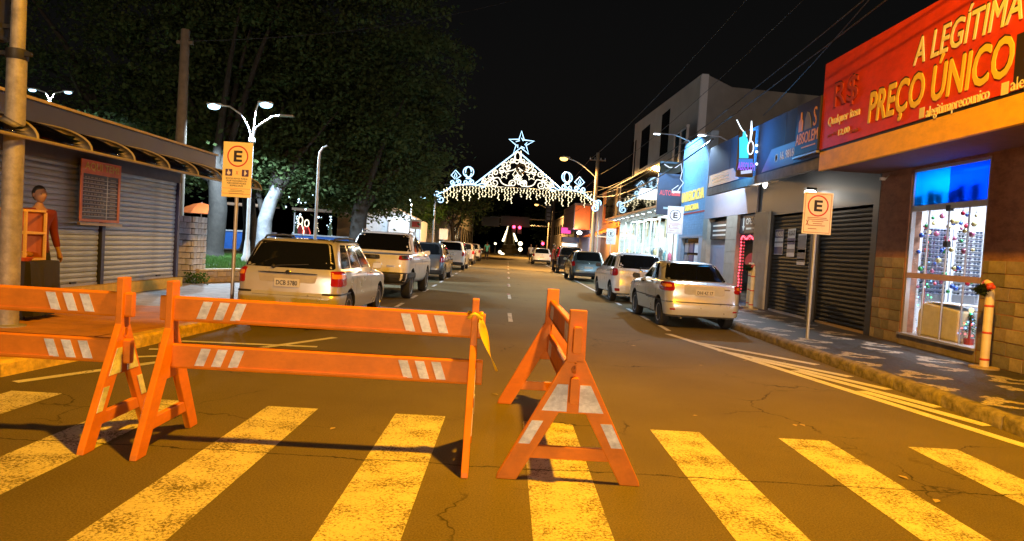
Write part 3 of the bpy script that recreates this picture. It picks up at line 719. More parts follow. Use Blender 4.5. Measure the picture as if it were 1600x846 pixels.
# white tall hatch behind the saloon
F_ROWS = [(.25, .23, .12, 4.0, .72, .15), (.30, .27, .02, 4.08, .79, .18), (.48, .46, .0, 4.12, .82, .2), (.58, .58, .01, 4.1, .825, .2), (.64, .64, .04, 4.07, .822, .2), (.80, .76, .05, 4.04, .828, .2), (.95, .86, .07, 3.9, .822, .2), (1.02, .92, .09, 3.75, .81, .2), (1.05, 1.02, .12, 3.1, .775, .2),
          (1.18, 1.18, .20, 2.82, .74, .2), (1.33, 1.34, .29, 2.55, .70, .2), (1.45, 1.46, .37, 2.35, .66, .2), (1.51, 1.525, .48, 2.2, .58, .2), (1.535, 1.55, .65, 2.0, .42, .18)]
c = Car('white tall hatchback parked ahead of the silver saloon', F_ROWS, 4.12, paint('cool_white', (.80, .83, .88), .1), (4.12, 21.35, 0), R(2.0), (.72, 3.2, .30, .825), 8)
c.patch('rear_window', [(-6.6, 8.1), (6.6, 8.1), (6.1, 11.4), (-6.1, 11.4)], TINT, rnd=.12, k=10)
c.windows([(.02, .26), (.29, .60), (.63, .94)], 8.25, 11.2, slant=.01)
for sg in (-1, 1):
    c.patch('tail_lamp', [(sg * 4.7, 5.1), (sg * 10.2, 5.1), (sg * 9.7, 7.6), (sg * 5.4, 7.4)], REDL, off=.014, rnd=.25)
    c.patch('bumper_reflector', [(sg * 4.2, 1.3), (sg * 6.4, 1.3), (sg * 6.4, 1.8), (sg * 4.2, 1.8)], REDL, off=.006, rnd=.2)
c.plate(.035, .78); c.mirrors(2.78, 1.06, .77); c.handles((.34, .66), 6.3); c.seams((.275, .615, .93), 2.2, 7.8)
MB().lathe([(.05, 0), (.055, .008), (.045, .012)], 16, (0, .08, .98), 'Y').build('emblem', CHRM, c.t, smooth=60)
MB().tube([(0, .7, 1.53), (0, .55, 1.75)], .004, 5).build('aerial', BLK, c.t)
wiper(c, .13, 1.08, .1, .1)
hatch('dark teal hatchback parked beside the arch post', paint('teal_grey', (.10, .14, .15), .5), (4.02, 34.2, 0), R(1.5), (1.02, 1.05, 1.0))
hatch('black car with red tail lamps beyond the teal hatchback', paint('black_paint', (.02, .018, .02), .2), (3.95, 43, 0), R(1), (1.05, 1.1, 1.15), 'tall')
hatch('white car parked alone near the far traffic light', MATS['plain_white'], (3.1, 62, 0), 0, (1, 1, .98))

# ------------------------------------------------------------------ right side: the red-signed shop
XW = 7.5
shop = thing('corner_shop', 'shop with huge red sign over an orange canopy and stone-clad wall', 'shop', (XW, 11, ZS))
PLAS = mat('brown_plaster', (.33, .16, .10), .85, var=.18, scale=2.5, bump=.15, grime=.35)
Y0, Y1 = 4.0, 14.3; D0, D1 = 11.05, 13.22; DB, DT = .36, 3.42
wl = MB(); wl.box(XW, XW + .25, Y0, D0, 0, 5.5).box(XW, XW + .25, D1, Y1, 0, 5.5).box(XW, XW + .25, D0, D1, 0, DB).box(XW, XW + .25, D0, D1, DT, 5.5)
wall = wl.build('wall', PLAS, shop, True)
MB().box(XW + .25, 16, Y0, Y1 - .02, 5.3, 5.5).build('roof', mat('roof_grey', (.2, .2, .2), .9), shop, True)
MB().box(XW + .25, 16, Y1 - .25, Y1 - .02, 0, 5.3).build('party_wall', PLAS, shop, True)
cn = MB().box(6.34, XW, Y0, 14.42, 3.47, 3.6).build('canopy', mat('canopy_underside', (.22, .12, .10), .85), shop, True)
MB().box(6.26, 6.34, Y0, 14.44, 3.45, 3.83).build('fascia_band', mat('orange_band', (.92, .52, .03), .55, var=.05, grime=.15), shop, True)
MB().box(6.262, 6.34, Y0, 14.43, 3.835, 3.875).build('sign_ledge', BLK, shop, True)
REDS = mat('red_sign', (.66, .050, .012), .5, var=.10, scale=1.5, grime=.18)
sb = MB().box(6.25, 6.36, Y0, 14.45, 3.88, 5.62).build('signboard', REDS, shop, True)
MB().box(6.36, XW, 14.30, 14.40, 3.6, 5.55).build('sign_return', mat('canopy_underside'), shop, True)
YEL = mat('letter_yellow', (.82, .60, .10), .5, var=0); WHT = mat('letter_white', (.80, .76, .68), .5, var=0); DKB = mat('letter_dark', (.05, .02, .015), .6, var=0)
XS = 6.249
def sgn(u, v): return ax(u, v, XS)
def stext(s, a, b, h, m, shear=0, bold=.0, dark=None, dep=.012):
    pa, pb = sgn(*a), sgn(*b); z = (pa.z + pb.z) / 2; wd = pa.y - pb.y
    if dark: text('letter_shadow', s, DKB, sb, (XS, pa.y - .02 + .05, z + .035), (0, -1, 0), (0, 0, 1), wid=wd, hei=h, shear=shear, bold=bold, depth=.004)
    text('lettering', s, m, sb, (XS - .005 if dark else XS, pa.y, z), (0, -1, 0), (0, 0, 1), wid=wd, hei=h, shear=shear, bold=bold, depth=dep)
stext('A LEGÍTIMA', (1428, 102), (1598, 32), .52, WHT, .18, .008, True)
stext('PREÇO ÚNICO', (1356, 203), (1581, 133), .78, YEL, .10, .02, True)
stext('alegitimaprecounico', (1447, 186), (1545, 165), .21, WHT, 0, .004)
stext('alegitima', (1579, 149), (1655, 128), .21, WHT, 0, .004)
for u, v in ((1436, 186), (1564, 150)):
    p = sgn(u, v); MB().box(XS - .006, XS, p.y - .13, p.y, p.z, p.z + .16).build('square_icon', WHT, sb, True)
stext('Qualquer ítem', (1294, 198), (1343, 188), .22, WHT, .08, 0)
stext('12,00', (1310, 213), (1327, 209), .13, WHT, 0, .012)
stext('por R$', (1294, 215), (1308, 212), .08, mat('letter_dim', (.35, .08, .03), .6, var=0)); stext('reais', (1329, 208), (1341, 206), .08, MATS['letter_dim'])
stext('R$', (1303, 172), (1340, 164), .55, mat('letter_relief', (.40, .05, .02), .5, var=0), 0, .0, True, .02)
p = sgn(1584, 132); MB().box(XS - .012, XS, p.y - 2.0, p.y, p.z, p.z + .62).build('dark_panel', mat('panel_black', (.03, .02, .015), .5, var=0), sb, True)
MB().box(XS - .022, XS - .0125, p.y - .30, p.y - .20, p.z + .12, p.z + .50).build('letter_stroke', YEL, sb, True)
# stone cladding, course by course
STN = [mat('stone_%s' % n, c, .8, var=.25, scale=5, bump=.5, bscale=14) for n, c in (('buff', (.27, .22, .16)), ('olive', (.20, .18, .13)), ('sand', (.31, .26, .18)), ('grey', (.19, .175, .15)))]
tm = []
for s_ in STN:
    for ln in (.38, .26):
        b = MB().prism([(0, .004), (0, .196), (-.008, .190), (-.010, .10), (-.008, .010)], lambda a, z: (a, .006, z), lambda a, z: (a, ln - .006, z)).mesh('stone_tile')
        b.materials.append(s_); tm.append((ln, b))
def clad(y0, y1, z0, z1, parent, X=XW):
    row = 0; z = z0
    while z + .2 <= z1 + .03:
        y = y0
        while y < y1 - .10:
            ln, me = random.choice(tm); o = inst('stone_tile', me, parent, Vector((X + random.uniform(-.006, .006), y, z)) - Vector(shop.location))
            if y + ln > y1: o.scale.y = (y1 - y) / ln
            y += ln
        z += .203; row += 1
clad(8.6, D0 - .02, ZS, 1.88, wall); clad(D1 + .02, Y1 - .01, ZS, 1.88, wall)
MB().box(XW - .03, XW, Y0, 8.58, ZS, 1.88).build('plain_cladding', STN[0], wall, True)
MB().box(XW - .012, XW, D0, D1, ZS, DB).build('sill_apron', STN[0], wall, True)
# glazing
ALU = mat('aluminium_frame', (.52, .50, .50), .35, .6, var=.05)
win = thing('shop_window', 'lit glass shopfront with blue film above and ornaments behind', 'shop window', (XW + .1, 12.1, DB))
fx0, fx1 = XW + .02, XW + .10
MB().box(fx0 - .08, fx1 + .1, D0, D1, DB - .03, DB + .01).build('sill', ALU, win, True)
for y in (D0 + .03, D1 - .03): MB().box(fx0, fx1, y - .03, y + .03, DB + .01, DT).build('jamb', ALU, win, True)
MB().box(fx0, fx1, D0 + .06, D1 - .06, 2.64, 2.74).build('transom_bar', ALU, win, True)
MB().box(fx0, fx1, D0 + .06, D1 - .06, DT - .05, DT).build('head', ALU, win, True)
MB().box(fx0 - .01, fx1 - .03, D0 + .06, D1 - .06, 1.40, 1.50).build('push_rail', mat('rail_pink', (.55, .36, .32), .4, .3), win, True)
ym = [D0 + .06 + (D1 - D0 - .12) * f for f in (0, .22, .48, .76, 1)]
for a, b in zip(ym, ym[1:]):
    MB().box(fx0 + .03, fx0 + .042, a + .004, b - .004, DB + .012, 2.638).build('pane', GLASS, win, True)
for y in ym[1:-1]: MB().box(fx0 + .022, fx0 + .05, y - .008, y + .008, DB + .012, 2.638).build('mullion', ALU, win, True)
MB().box(fx0 - .005, fx0 + .06, 12.02, 12.14, 1.98, 2.08).build('lock', BLK, win, True)
MB().box(fx0 - .005, fx0 + .06, 12.02, 12.14, 2.60, 2.70).build('lock', BLK, win, True)
BLUF = filmmat('blue_film', (.02, .50, 1.0), .42); BLUF2 = filmmat('blue_film_deep', (.015, .22, .9), .42)
MB().box(fx0 + .03, fx0 + .036, 12.15, D1 - .06, 2.745, DT - .052).build('film_pane', BLUF, win, True)
MB().box(fx0 + .03, fx0 + .036, D0 + .06, 12.145, 2.745, DT - .052).build('film_pane', BLUF2, win, True)
# interior
room = thing('shop_interior', 'white lit room behind the glass shopfront', 'room', (9.3, 12.1, DB))
IW = mat('room_white', (.72, .72, .74), .7, var=.04)
rm = MB(); rm.box(XW + .25, 10.8, 9.9, 14.0, DB - .1, DB); rm.build('floor', mat('room_floor', (.5, .5, .5), .4), room, True)
MB().box(10.8, 10.9, 9.9, 14.0, DB, 3.5).build('back_wall', IW, room, True)
MB().box(XW + .25, 10.8, 13.9, 14.0, DB, 3.5).build('side_wall', IW, room, True); MB().box(XW + .25, 10.8, 9.8, 9.9, DB, 3.5).build('side_wall', IW, room, True)
MB().box(XW + .25, 10.9, 9.8, 14.0, 3.5, 3.56).build('ceiling', IW, room, True)
for x in (8.3, 9.6):
    lp = thing('tube_light', 'white tube light on the shop ceiling', 'ceiling light', (x, 12.1, 3.48), group='tube lights in the shop')
    MB().box(-.08, .08, -.9, .9, -.03, .02).build('batten', IW, lp); MB().tube([(0, -.85, -.05), (0, .85, -.05)], .02, 8).build('tube', glow('tube_glow', (.8, .88, 1), 8), lp)
    lamp('tube_glow_light', 'AREA', (x, 12.1, 3.4), (.70, .83, 1), 130, lp, size=.2, sizey=1.7)
MB().box(XW + .26, XW + .5, 13.6, 13.66, DB, 2.6).build('white_panel', IW, room, True)
# sunglasses racks
RACK = mat('rack_white', (.75, .76, .80), .5, var=.03)
def rack(x0, x1, z0, z1, cols, rows, lab):
    y = 13.78
    r = thing('display_rack', lab, 'rack', ((x0 + x1) / 2, y, DB))
    MB().box(x0, x1, y, y + .04, z0, z1).build('back_panel', RACK if cols < 4 else mat('rack_lilac', (.36, .38, .55), .5), r, True)
    for x in (x0 - .03, x1 + .03): MB().box(x - .025, x + .025, y - .05, y + .05, DB, z1).build('upright', RACK, r, True)
    for i in range(rows):
        z = z0 + (i + .5) * (z1 - z0) / rows
        MB().box(x0, x1, y - .04, y, z - .03, z - .024).build('rail', RACK, r, True)
        for k in range(cols):
            x = x0 + (k + .5) * (x1 - x0) / cols
            o = inst('sunglasses', SGM[(i * 3 + k) % 3], None, (x, y - .05, z), R(90)); tag(o, 'dark sunglasses hung in rows on the %s' % ('lilac-backed rack' if cols > 3 else 'white rack'), 'sunglasses', 'sunglasses on the %s' % ('lilac rack' if cols > 3 else 'white rack'))
SGM = []
for c_ in ((.01, .01, .012), (.03, .02, .05), (.02, .03, .06)):
    g = MB()
    for s_ in (-1, 1):
        g.prism([(s_ * .034 + .029 * math.cos(a) * 1.05, .022 * math.sin(a)) for a in [2 * math.pi * i / 10 for i in range(10)]], lambda y, z: (-.004, y, z), lambda y, z: (.004, y, z))
        g.box(0, .06, s_ * .068 - .003, s_ * .068 + .003, .008, .014)
    g.box(-.004, .004, -.012, .012, .004, .012)
    me = g.mesh('sunglasses'); me.materials.append(mat('lens_%d' % (c_[2] * 1000), c_, .15, var=0)); SGM.append(me)
rack(8.10, 8.62, 1.10, 2.40, 4, 15, 'tall lilac-backed rack of dark sunglasses inside the shop')
rack(8.76, 9.28, 1.10, 2.40, 3, 15, 'narrow white rack of sunglasses by the door jamb')
cnt = thing('counter', 'pale cloth-covered counter close behind the shop glass', 'counter', (7.9, 12.4, DB))
MB().prism([(11.85, DB), (13.02, DB), (13.02, .80), (12.86, .98), (11.85, .90)], lambda y, z: (7.70, y, z), lambda y, z: (8.15, y, z)).build('front_cloth', mat('counter_cloth', (.78, .79, .80), .8), cnt, True, bevel=.03)
MB().box(7.72, 8.2, 11.85, 12.8, .985, 1.0).build('counter_top', IW, cnt, True)
# hanging baubles
for i in range(64):
    x = random.uniform(7.70, 8.4); y = x / random.uniform(.585, .665); z = random.uniform(1.2, 2.62)
    col = [('bauble_red', (.45, .01, .04), 'red'), ('bauble_pink', (.6, .18, .3), 'pink'), ('bauble_gold', (.6, .5, .2), 'gold'), ('bauble_blue', (.05, .12, .5), 'blue'), ('bauble_green', (.03, .25, .08), 'green')][i % 5]
    b = thing('bauble', 'shiny %s bauble hung on a thread behind the shop glass' % col[2], 'bauble', (x, y, z), group='%s baubles in the shop window' % col[2])
    MB().ball((0, 0, 0), random.uniform(.025, .05), 12, 8).build('globe', mat(col[0], col[1], .2, .4, var=0), b, smooth=80); MB().lathe([(.014, .038), (.014, .052), (.0015, .054), (.0015, 3.48 - z)], 5).build('thread', CHRM, b)
# bags on the high shelf behind the film
for i in range(6):
    y = 11.5 + i * .29
    b = thing('hanging_bag', 'dark bag on the high shelf behind the blue film', 'bag', (7.74, y, 2.78), group='bags behind the blue film')
    h_ = random.uniform(.8, 1.15); l_ = random.uniform(-.05, .08)
    MB().prism([(-.11, 0), (.11, 0), (.13 + l_, .26 * h_), (-.09 + l_, .30 * h_)], lambda a, z: (-.06, a, z), lambda a, z: (.06, a, z)).build('bag_body', mat('bag_navy', (.03, .03, .06), .6), b, bevel=.02)
    MB().tube([(0, -.06, .28 * h_), (0, -.04, .38), (0, .04, .38), (0, .07, .27 * h_)], .01, 6).build('handle', BLK, b)
sh = MB().box(7.64, 7.9, 11.15, 13.2, 2.75, 2.78).build('high_shelf', IW, room, True)
def xmas_tree(label, x, y, z, h, group=None, rf=.34):
    t = thing('christmas_tree', label, 'christmas tree', (x, y, z), group=group)
    MB().lathe([(.07, 0), (.08, .1), (.02, .1), (.015, h * .9)], 10).build('pot', mat('pot_red', (.4, .05, .04), .5), t)
    f = MB()
    for i in range(420):
        q = random.random() ** .7; zz = .1 + q * (h - .1); r = (1 - q) * h * rf * random.uniform(.5, 1); a = random.uniform(0, 6.28)
        c = Vector((r * math.cos(a), r * math.sin(a), zz)); d = Vector((math.cos(a), math.sin(a), -.3)) * .05; e = Vector((-math.sin(a), math.cos(a), .2)) * .012
        f.add([c - e, c + d, c + e], [(0, 1, 2)])
    f.build('needles', leafmat('fir_%s' % label[:5], (.01, .05, .015), (.03, .12, .03)), t)
    for i in range(22):
        q = random.random(); a = random.uniform(0, 6.28); r = (1 - q) * h * (rf - .02)
        MB().ball((r * math.cos(a), r * math.sin(a), .12 + q * (h - .12)), .014, 6, 4).build('fairy_light', [glow('fl_red', (1, .1, .1), 5), glow('fl_green', (.1, 1, .3), 5), glow('fl_blue', (.2, .4, 1), 5)][i % 3], t)
    MB().ball((0, 0, h + .03), .04, 8, 6).build('topper', glow('fl_gold', (1, .8, .3), 2), t)
    return t
xmas_tree('small lit christmas tree on the floor by the counter', 7.83, 11.72, DB, .55)
xmas_tree('taller dark christmas tree beside the white panel', 7.98, 13.35, DB, 1.9, rf=.13)
# candy-cane posts
def candy(label, x, y, group):
    t = thing('candy_post', label, 'christmas post', (x, y, ZS), group=group)
    MB().lathe([(.20, 0), (.20, .025), (.05, .03)], 16).build('base_plate', mat('base_tan', (.4, .3, .15), .7), t)
    post = MB().lathe([(.062, .02), (.062, 1.12), (.055, 1.16)], 16).build('post', mat('candy_white', (.74, .62, .36), .5), t, smooth=50)
    for z in (.12, .52, .92): MB().lathe([(.062, z), (.065, z + .004), (.065, z + .028), (.062, z + .032)], 16).build('red_band', mat('candy_red', (.55, .05, .02), .5), post, smooth=50)
    hook = MB().tube([(.0, .0, 1.13), (0, .0, 1.20), (0, .03, 1.26), (0, .08, 1.28), (0, .13, 1.25), (0, .15, 1.19)], .05, 10).build('crook', MATS['candy_white'], t, smooth=60)
    for a, b in (((0, .01, 1.22), (0, .03, 1.26)), ((0, .085, 1.28), (0, .12, 1.26))): MB().tube([a, b], .0535, 10).build('red_band', MATS['candy_red'], hook, smooth=60)
    g = MB()
    for i in range(420):
        a = random.uniform(0, 6.28); c = Vector((-.07 - .05 * random.random(), .05 + .17 * math.cos(a) * random.random(), 1.17 + .07 * math.sin(a) * random.random())); d = Vector((random.uniform(-1, 1), random.uniform(-1, 1), random.uniform(-1, 1))).normalized() * .07; e = d.orthogonal().normalized() * .014
        g.add([c - e, c + d, c + e], [(0, 1, 2)])
    g.build('fir_sprig', leafmat('sprig_green', (.015, .03, .012), (.04, .06, .02)) if 'sprig_green' not in MATS else MATS['sprig_green'], t)
    bw = MB(); bw.ball((-.08, -.08, 1.20), .045, 8, 6, (.6, 1.2, .8)); bw.ball((-.08, -.16, 1.22), .045, 8, 6, (.6, 1.2, .8)); bw.ball((-.09, -.12, 1.21), .025, 8, 6)
    bw.build('ribbon_bow', mat('ribbon_red', (.6, .06, .02), .5), t, smooth=60)
    return t
candy('white candy-cane post with red bands against the stone-clad wall', 7.22, 10.42, 'candy-cane posts')
candy('white candy-cane post with red bands beside the grey tiled pillar', 7.0, 19.9, 'candy-cane posts')
candy('white candy-cane post half hidden behind the pillar post', 7.2, 20.7, 'candy-cane posts')
MB_cam = thing('security_camera', 'small white security camera under the shop canopy', 'camera', (7.42, 14.0, 3.32))
MB().cbox((-.06, 0, 0), .1, .06, .06).build('camera_body', IW, MB_cam, bevel=.01); MB().tube([(0, 0, .0), (.06, 0, .08)], .012, 6).build('bracket', IW, MB_cam)

# ------------------------------------------------------------------ no-parking style signs with an E in a ring
SGW = mat('sign_white', (.78, .72, .62), .5, var=.05); SGR = mat('sign_red', (.55, .04, .02), .5, var=0); SGK = mat('sign_black', (.02, .015, .015), .5, var=0); SGP = mat('sign_purple', (.07, .03, .12), .5, var=0)
def esign(label, x, y, z0, wd, ht, style, tilt=0, back=SGW, ring=SGR):
    t = thing('parking_sign', label, 'sign', (x, y, ZS), tilt, 'parking signs')
    MB().lathe([(.03, 0), (.03, z0 + ht * .9 - ZS)], 12, (0, .03, 0)).build('pole', GALV, t, smooth=50)
    zb = z0 - ZS; w2 = wd / 2
    pl = MB().box(-w2, w2, -.004, 0, zb, zb + ht).build('plate', back, t, bevel=.002)
    f = -.0045
    def bar(x0, x1, z0_, z1_, m=SGK, dz=0, name='print_line'): MB().box(x0, x1, f - .001 - dz, f - dz, zb + z0_, zb + z1_).build(name, m, pl)
    cz = ht * (.745 if style == 'left' else .68); rr = wd * .36
    R_ = MB(); n = 40
    for i in range(n):
        a = 2 * math.pi * i / n
        for q in (rr * .87, rr): R_.v.append(Vector((q * math.cos(a), f - .001, zb + cz + q * math.sin(a))))
    for i in range(n): j = (i + 1) % n; R_.f.append((2 * i, 2 * i + 1, 2 * j + 1, 2 * j))
    R_.build('ring', ring, pl)
    e = rr * .52
    bar(-e * .72, -e * .22, cz - e, cz + e, name='letter_e'); 
    for q in (-1, 0, 1): bar(-e * .22, e * (.80 if q else .72), cz + q * e * .79 - e * .21, cz + q * e * .79 + e * .21, name='letter_e')
    if style == 'left':
        s = wd * .115; zz = ht * .445
        for sg, x_ in ((0, -wd * .28), (1, wd * .28)):
            bar(x_ - s, x_ + s, zz - s, zz + s, SGP, 0, 'pictogram_tile')
            M = MB(); M.add([(x_ + s * .55 * math.cos(a), f - .0025, zb + zz - s * .15 + s * .55 * math.sin(a)) for a in [2 * math.pi * i / 12 for i in range(12)]], [tuple(range(12))]) if sg == 0 else M.add([(x_ - .01, f - .0025, zb + zz - s * .8), (x_ + .03, f - .0025, zb + zz), (x_ - .01, f - .0025, zb + zz + s * .7), (x_ - .02, f - .0025, zb + zz)], [(0, 1, 2, 3)])
            M.ball((x_ - s * .1, f - .0025, zb + zz + s * .6), s * .22, 8, 5, (1, .1, 1)); M.build('pictogram', SGW, pl)
        for a in (-1, 1): MB().prism([(-.022, -.03), (-.014, -.03), (.022, .03), (.014, .03)], lambda p, q: (a * p, f - .002, zb + zz + q), lambda p, q: (a * p, f - .001, zb + zz + q)).build('pictogram', SGR, pl)
        for i, s_ in enumerate(('EXCLUSIVO PARA', 'PORTADORES DE', 'NECESSIDADES', 'ESPECIAIS')):
            text('lettering', s_, SGK, pl, (0, f, zb + ht * (.325 - .043 * i)), (1, 0, 0), (0, 0, 1), wid=wd * (.74, .68, .64, .44)[i], hei=.024, align='C', bold=.01, depth=.001, world=False)
        for zz_ in (.155, .06): bar(-wd * .48, wd * .48, ht * zz_, ht * zz_ + .004, SGR)
        for i in range(3): bar(-wd * (.2, .28, .25)[i], wd * (.2, .28, .25)[i], ht * (.125 - .025 * i - .012 * (i == 2)), ht * (.125 - .025 * i - .012 * (i == 2)) + .006)
    else:
        for i, (a, b, z_) in enumerate(((-.34, .32, .385), (-.34, .38, .345), (-.18, .22, .30), (-.14, .18, .245), (-.32, .28, .20), (-.30, .0, .12))): bar(wd * a, wd * b, ht * z_, ht * z_ + .012, mat('sign_brown', (.35, .10, .05), .6, var=0))
        for a in (-1, 1): MB().prism([(-.03, -.05), (-.015, -.05), (.025, .05), (.01, .05)], lambda p, q: (-wd * .33 + a * p, f - .002, zb + ht * .265 + q), lambda p, q: (-wd * .33 + a * p, f - .001, zb + ht * .265 + q)).build('pictogram', MATS['sign_brown'], pl)
        for z_ in (.035, .955): bar(-wd * .45, wd * .45, ht * z_, ht * z_ + .008, MATS['sign_brown'])
        for x_ in (-.45, .435): bar(wd * x_, wd * x_ + .008, ht * .035, ht * .965, MATS['sign_brown'])
    for z_ in (.2, .85): MB().lathe([(.008, 0), (.006, .004)], 6, (0, f - .004, zb + ht * z_), 'Y').build('bolt', GALV, pl)
    return t
esign('tall parking sign with red ringed E and purple pictograms beside silver estate', -4.45, 11.5, 2.05, .48, .89, 'left', R(-1.5), mat('sign_sodium_tint', (.88, .70, .30), .5, var=.05))  # white plate; its yellow base carries the sodium lamp's tint
esign('parking sign with red ringed E in front of the black shutters', 5.68, 13.0, 2.10, .55, .77, 'right', R(2))
GREYB = mat('sign_grey', (.55, .55, .58), .5)
esign('grey parking sign with black ringed E before the bright shop', 5.88, 25.0, 2.3, .56, .98, 'right', R(-2), GREYB, SGK)
esign('pale parking sign with ringed E under the orange awning', 6.6, 45.2, 2.0, .6, 1.0, 'right', 0, mat('sign_pale', (.55, .62, .7), .5), SGK)

# ------------------------------------------------------------------ right side: dark building with roller shutters
dark = thing('shuttered_building', 'dark building with black roller shutters and blue-lit signboard', 'building', (XW, 20.5, ZS))
CHAR = mat('charcoal_paint', (.032, .032, .035), .45, var=.15, scale=2); GRYP = mat('grey_render', (.22, .22, .25), .7, var=.15, scale=2)
PIL = mat('pillar_tile', (.32, .30, .26), .6, var=.15, scale=4)
BA, BB = 14.32, 27.0
up = MB().box(XW, XW + .3, BA, 20.2, 2.86, 5.4).box(XW, XW + .3, 20.2, BB, 3.0, 5.4)
for a, b in ((BA, 14.55), (17.0, 17.45), (20.05, 20.2)): up.box(XW, XW + .3, a, b, 0, 2.86 if a < 20 else 2.86)
up.box(XW + .25, XW + .3, 20.2, BB, 0, 3.0)
up.build('wall', CHAR, dark, True)
MB().box(XW + .3, 16, BA, BB, 5.2, 5.4).build('roof', mat('roof_grey'), dark, True)
SLAT = mat('black_slat', (.014, .014, .012), .6, 0., var=.25, scale=3, spec=.2)
slm = MB().prism([(0, 0), (-.012, .01), (-.022, .045), (-.012, .085), (0, .095)], lambda a, z: (a, 0, z), lambda a, z: (a, 1, z)).mesh('slat'); slm.materials.append(SLAT)
def shutter(lab, y0, y1, z0, z1, X, me, pitch, parent_name='roller_shutter', bottom=None, flip=1, group=None):
    t = thing(parent_name, lab, 'roller shutter', (X, y0, z0), group=group)
    n = int((z1 - z0) / pitch)
    for i in range(n):
        o = inst('slat', me, t, (0, 0, i * pitch + .06)); o.scale.y = y1 - y0
        if flip < 0: o.scale.x = -1
    MB().box(-.03, .02, 0, y1 - y0, 0, .055).build('bottom_rail', bottom or ALU, t)
    for y in (-.03, y1 - y0 + .03): MB().box(-.035, .03, y - .028, y + .028, 0, z1 - z0).build('guide', SLAT if flip > 0 else mat('blue_post', (.03, .035, .12), .5), t)
    return t
shutter('black roller shutter beside the stone-clad wall', 14.6, 16.95, ZS, 2.84, XW + .06, slm, .1, group='black roller shutters', bottom=mat('rail_wood', (.4, .28, .12), .6))
s2 = shutter('black roller shutter with paper notices stuck on it', 17.5, 20.0, ZS, 2.84, XW + .06, slm, .1, group='black roller shutters')
pm = [mat('paper_white', (.65, .66, .70), .7), mat('paper_blue', (.06, .06, .16), .6), mat('paper_grey', (.22, .22, .25), .7)]
def sheet(lab, y0, y1, z0, z1, bands, lines):
    t = thing('paper_notice', lab, 'notice', (XW + .03, y0, z0), group='notices on the shutter')
    b = MB().box(-.003, 0, 0, y1 - y0, 0, z1 - z0).build('sheet', pm[0], t)
    for (a, c, m) in bands: MB().box(-.005, -.0031, .01, y1 - y0 - .01, a * (z1 - z0), c * (z1 - z0)).build('printed_band', m, t)
    for s_, z, h, m in lines: text('lettering', s_, m, t, (-.0051, (y1 - y0) - .05, z * (z1 - z0)), (0, -1, 0), (0, 0, 1), wid=(y1 - y0) - .1, hei=h, bold=.01, depth=.001, world=False)
sheet('dark blue and white notice headed VENDE-SE on the shutter', 19.25, 19.85, 1.75, 2.45, ((.66, .99, pm[1]), (.02, .30, pm[1]), (.45, .52, pm[2])), (('VENDE-SE', .72, .13, WHT),))
sheet('white notice headed ALUGA-SE with blue bands on the shutter', 18.45, 18.95, 1.7, 2.45, ((.44, .66, pm[1]), (.52, .57, pm[0]), (.15, .28, pm[2])), (('ALUGA-SE', .76, .12, SGK),))
sheet('grey crumpled poster on the shutter edge', 17.75, 18.25, 1.5, 2.3, ((.1, .95, pm[2]), (.4, .5, pm[0]), (.15, .2, pm[0])), ())
# overhanging signboard
FA, FB = 14.46, 22.7
MB().box(6.30, 6.42, FA, FB, 3.52, 3.74).build('fascia', mat('fascia_concrete', (.20, .20, .20), .8, var=.2), dark, True)
pn = MB().box(6.32, 6.40, FA, FB, 3.745, 5.05).build('sign_panel', mat('panel_charcoal', (.06, .09, .16), .75, var=.1, scale=1.2, spec=.15), dark, True)
MB().box(6.42, XW, FA + .2, FB, 4.18, 4.25).build('soffit', mat('soffit_brown', (.10, .085, .075), .8), dark, True)
for y in (16.5, 18.55, 20.6): MB().box(6.316, 6.32, y - .008, y + .008, 3.75, 5.04).build('panel_joint', BLK, pn, True)
LAV = mat('lavender_strip', (.13, .14, .34), .5, var=.05)
a, b = ax(1195, 268, 6.31), ax(1254, 245, 6.31); a2, b2 = ax(1193, 240, 6.31), ax(1254, 222, 6.31)
st = MB().prism([(17.9, 3.78), (14.6, 3.78), (14.6, 4.28), (17.3, 4.28)], lambda y, z: (6.319, y, z), lambda y, z: (6.312, y, z)).build('blue_strip', LAV, pn, True)
text('lettering', '16. 98160-9658', WHT, st, (6.312, 16.7, 3.95), (0, -1, 0), (0, 0, 1), wid=1.45, hei=.19, bold=.012)
MB().lathe([(.07, -.004), (.085, -.006), (.1, -.004)], 18, (6.314, 16.95, 4.03), 'X').build('phone_icon', WHT, st, True)
st2 = MB().prism([(22.6, 3.78), (19.6, 3.78), (20.2, 4.15), (22.6, 4.15)], lambda y, z: (6.319, y, z), lambda y, z: (6.312, y, z)).build('cyan_strip', mat('cyan_strip', (.05, .35, .55), .4), pn, True)
for z in (3.9, 4.0): MB().box(6.309, 6.312, 20.6, 22.2, z, z + .05).build('printed_line', WHT, st2, True)
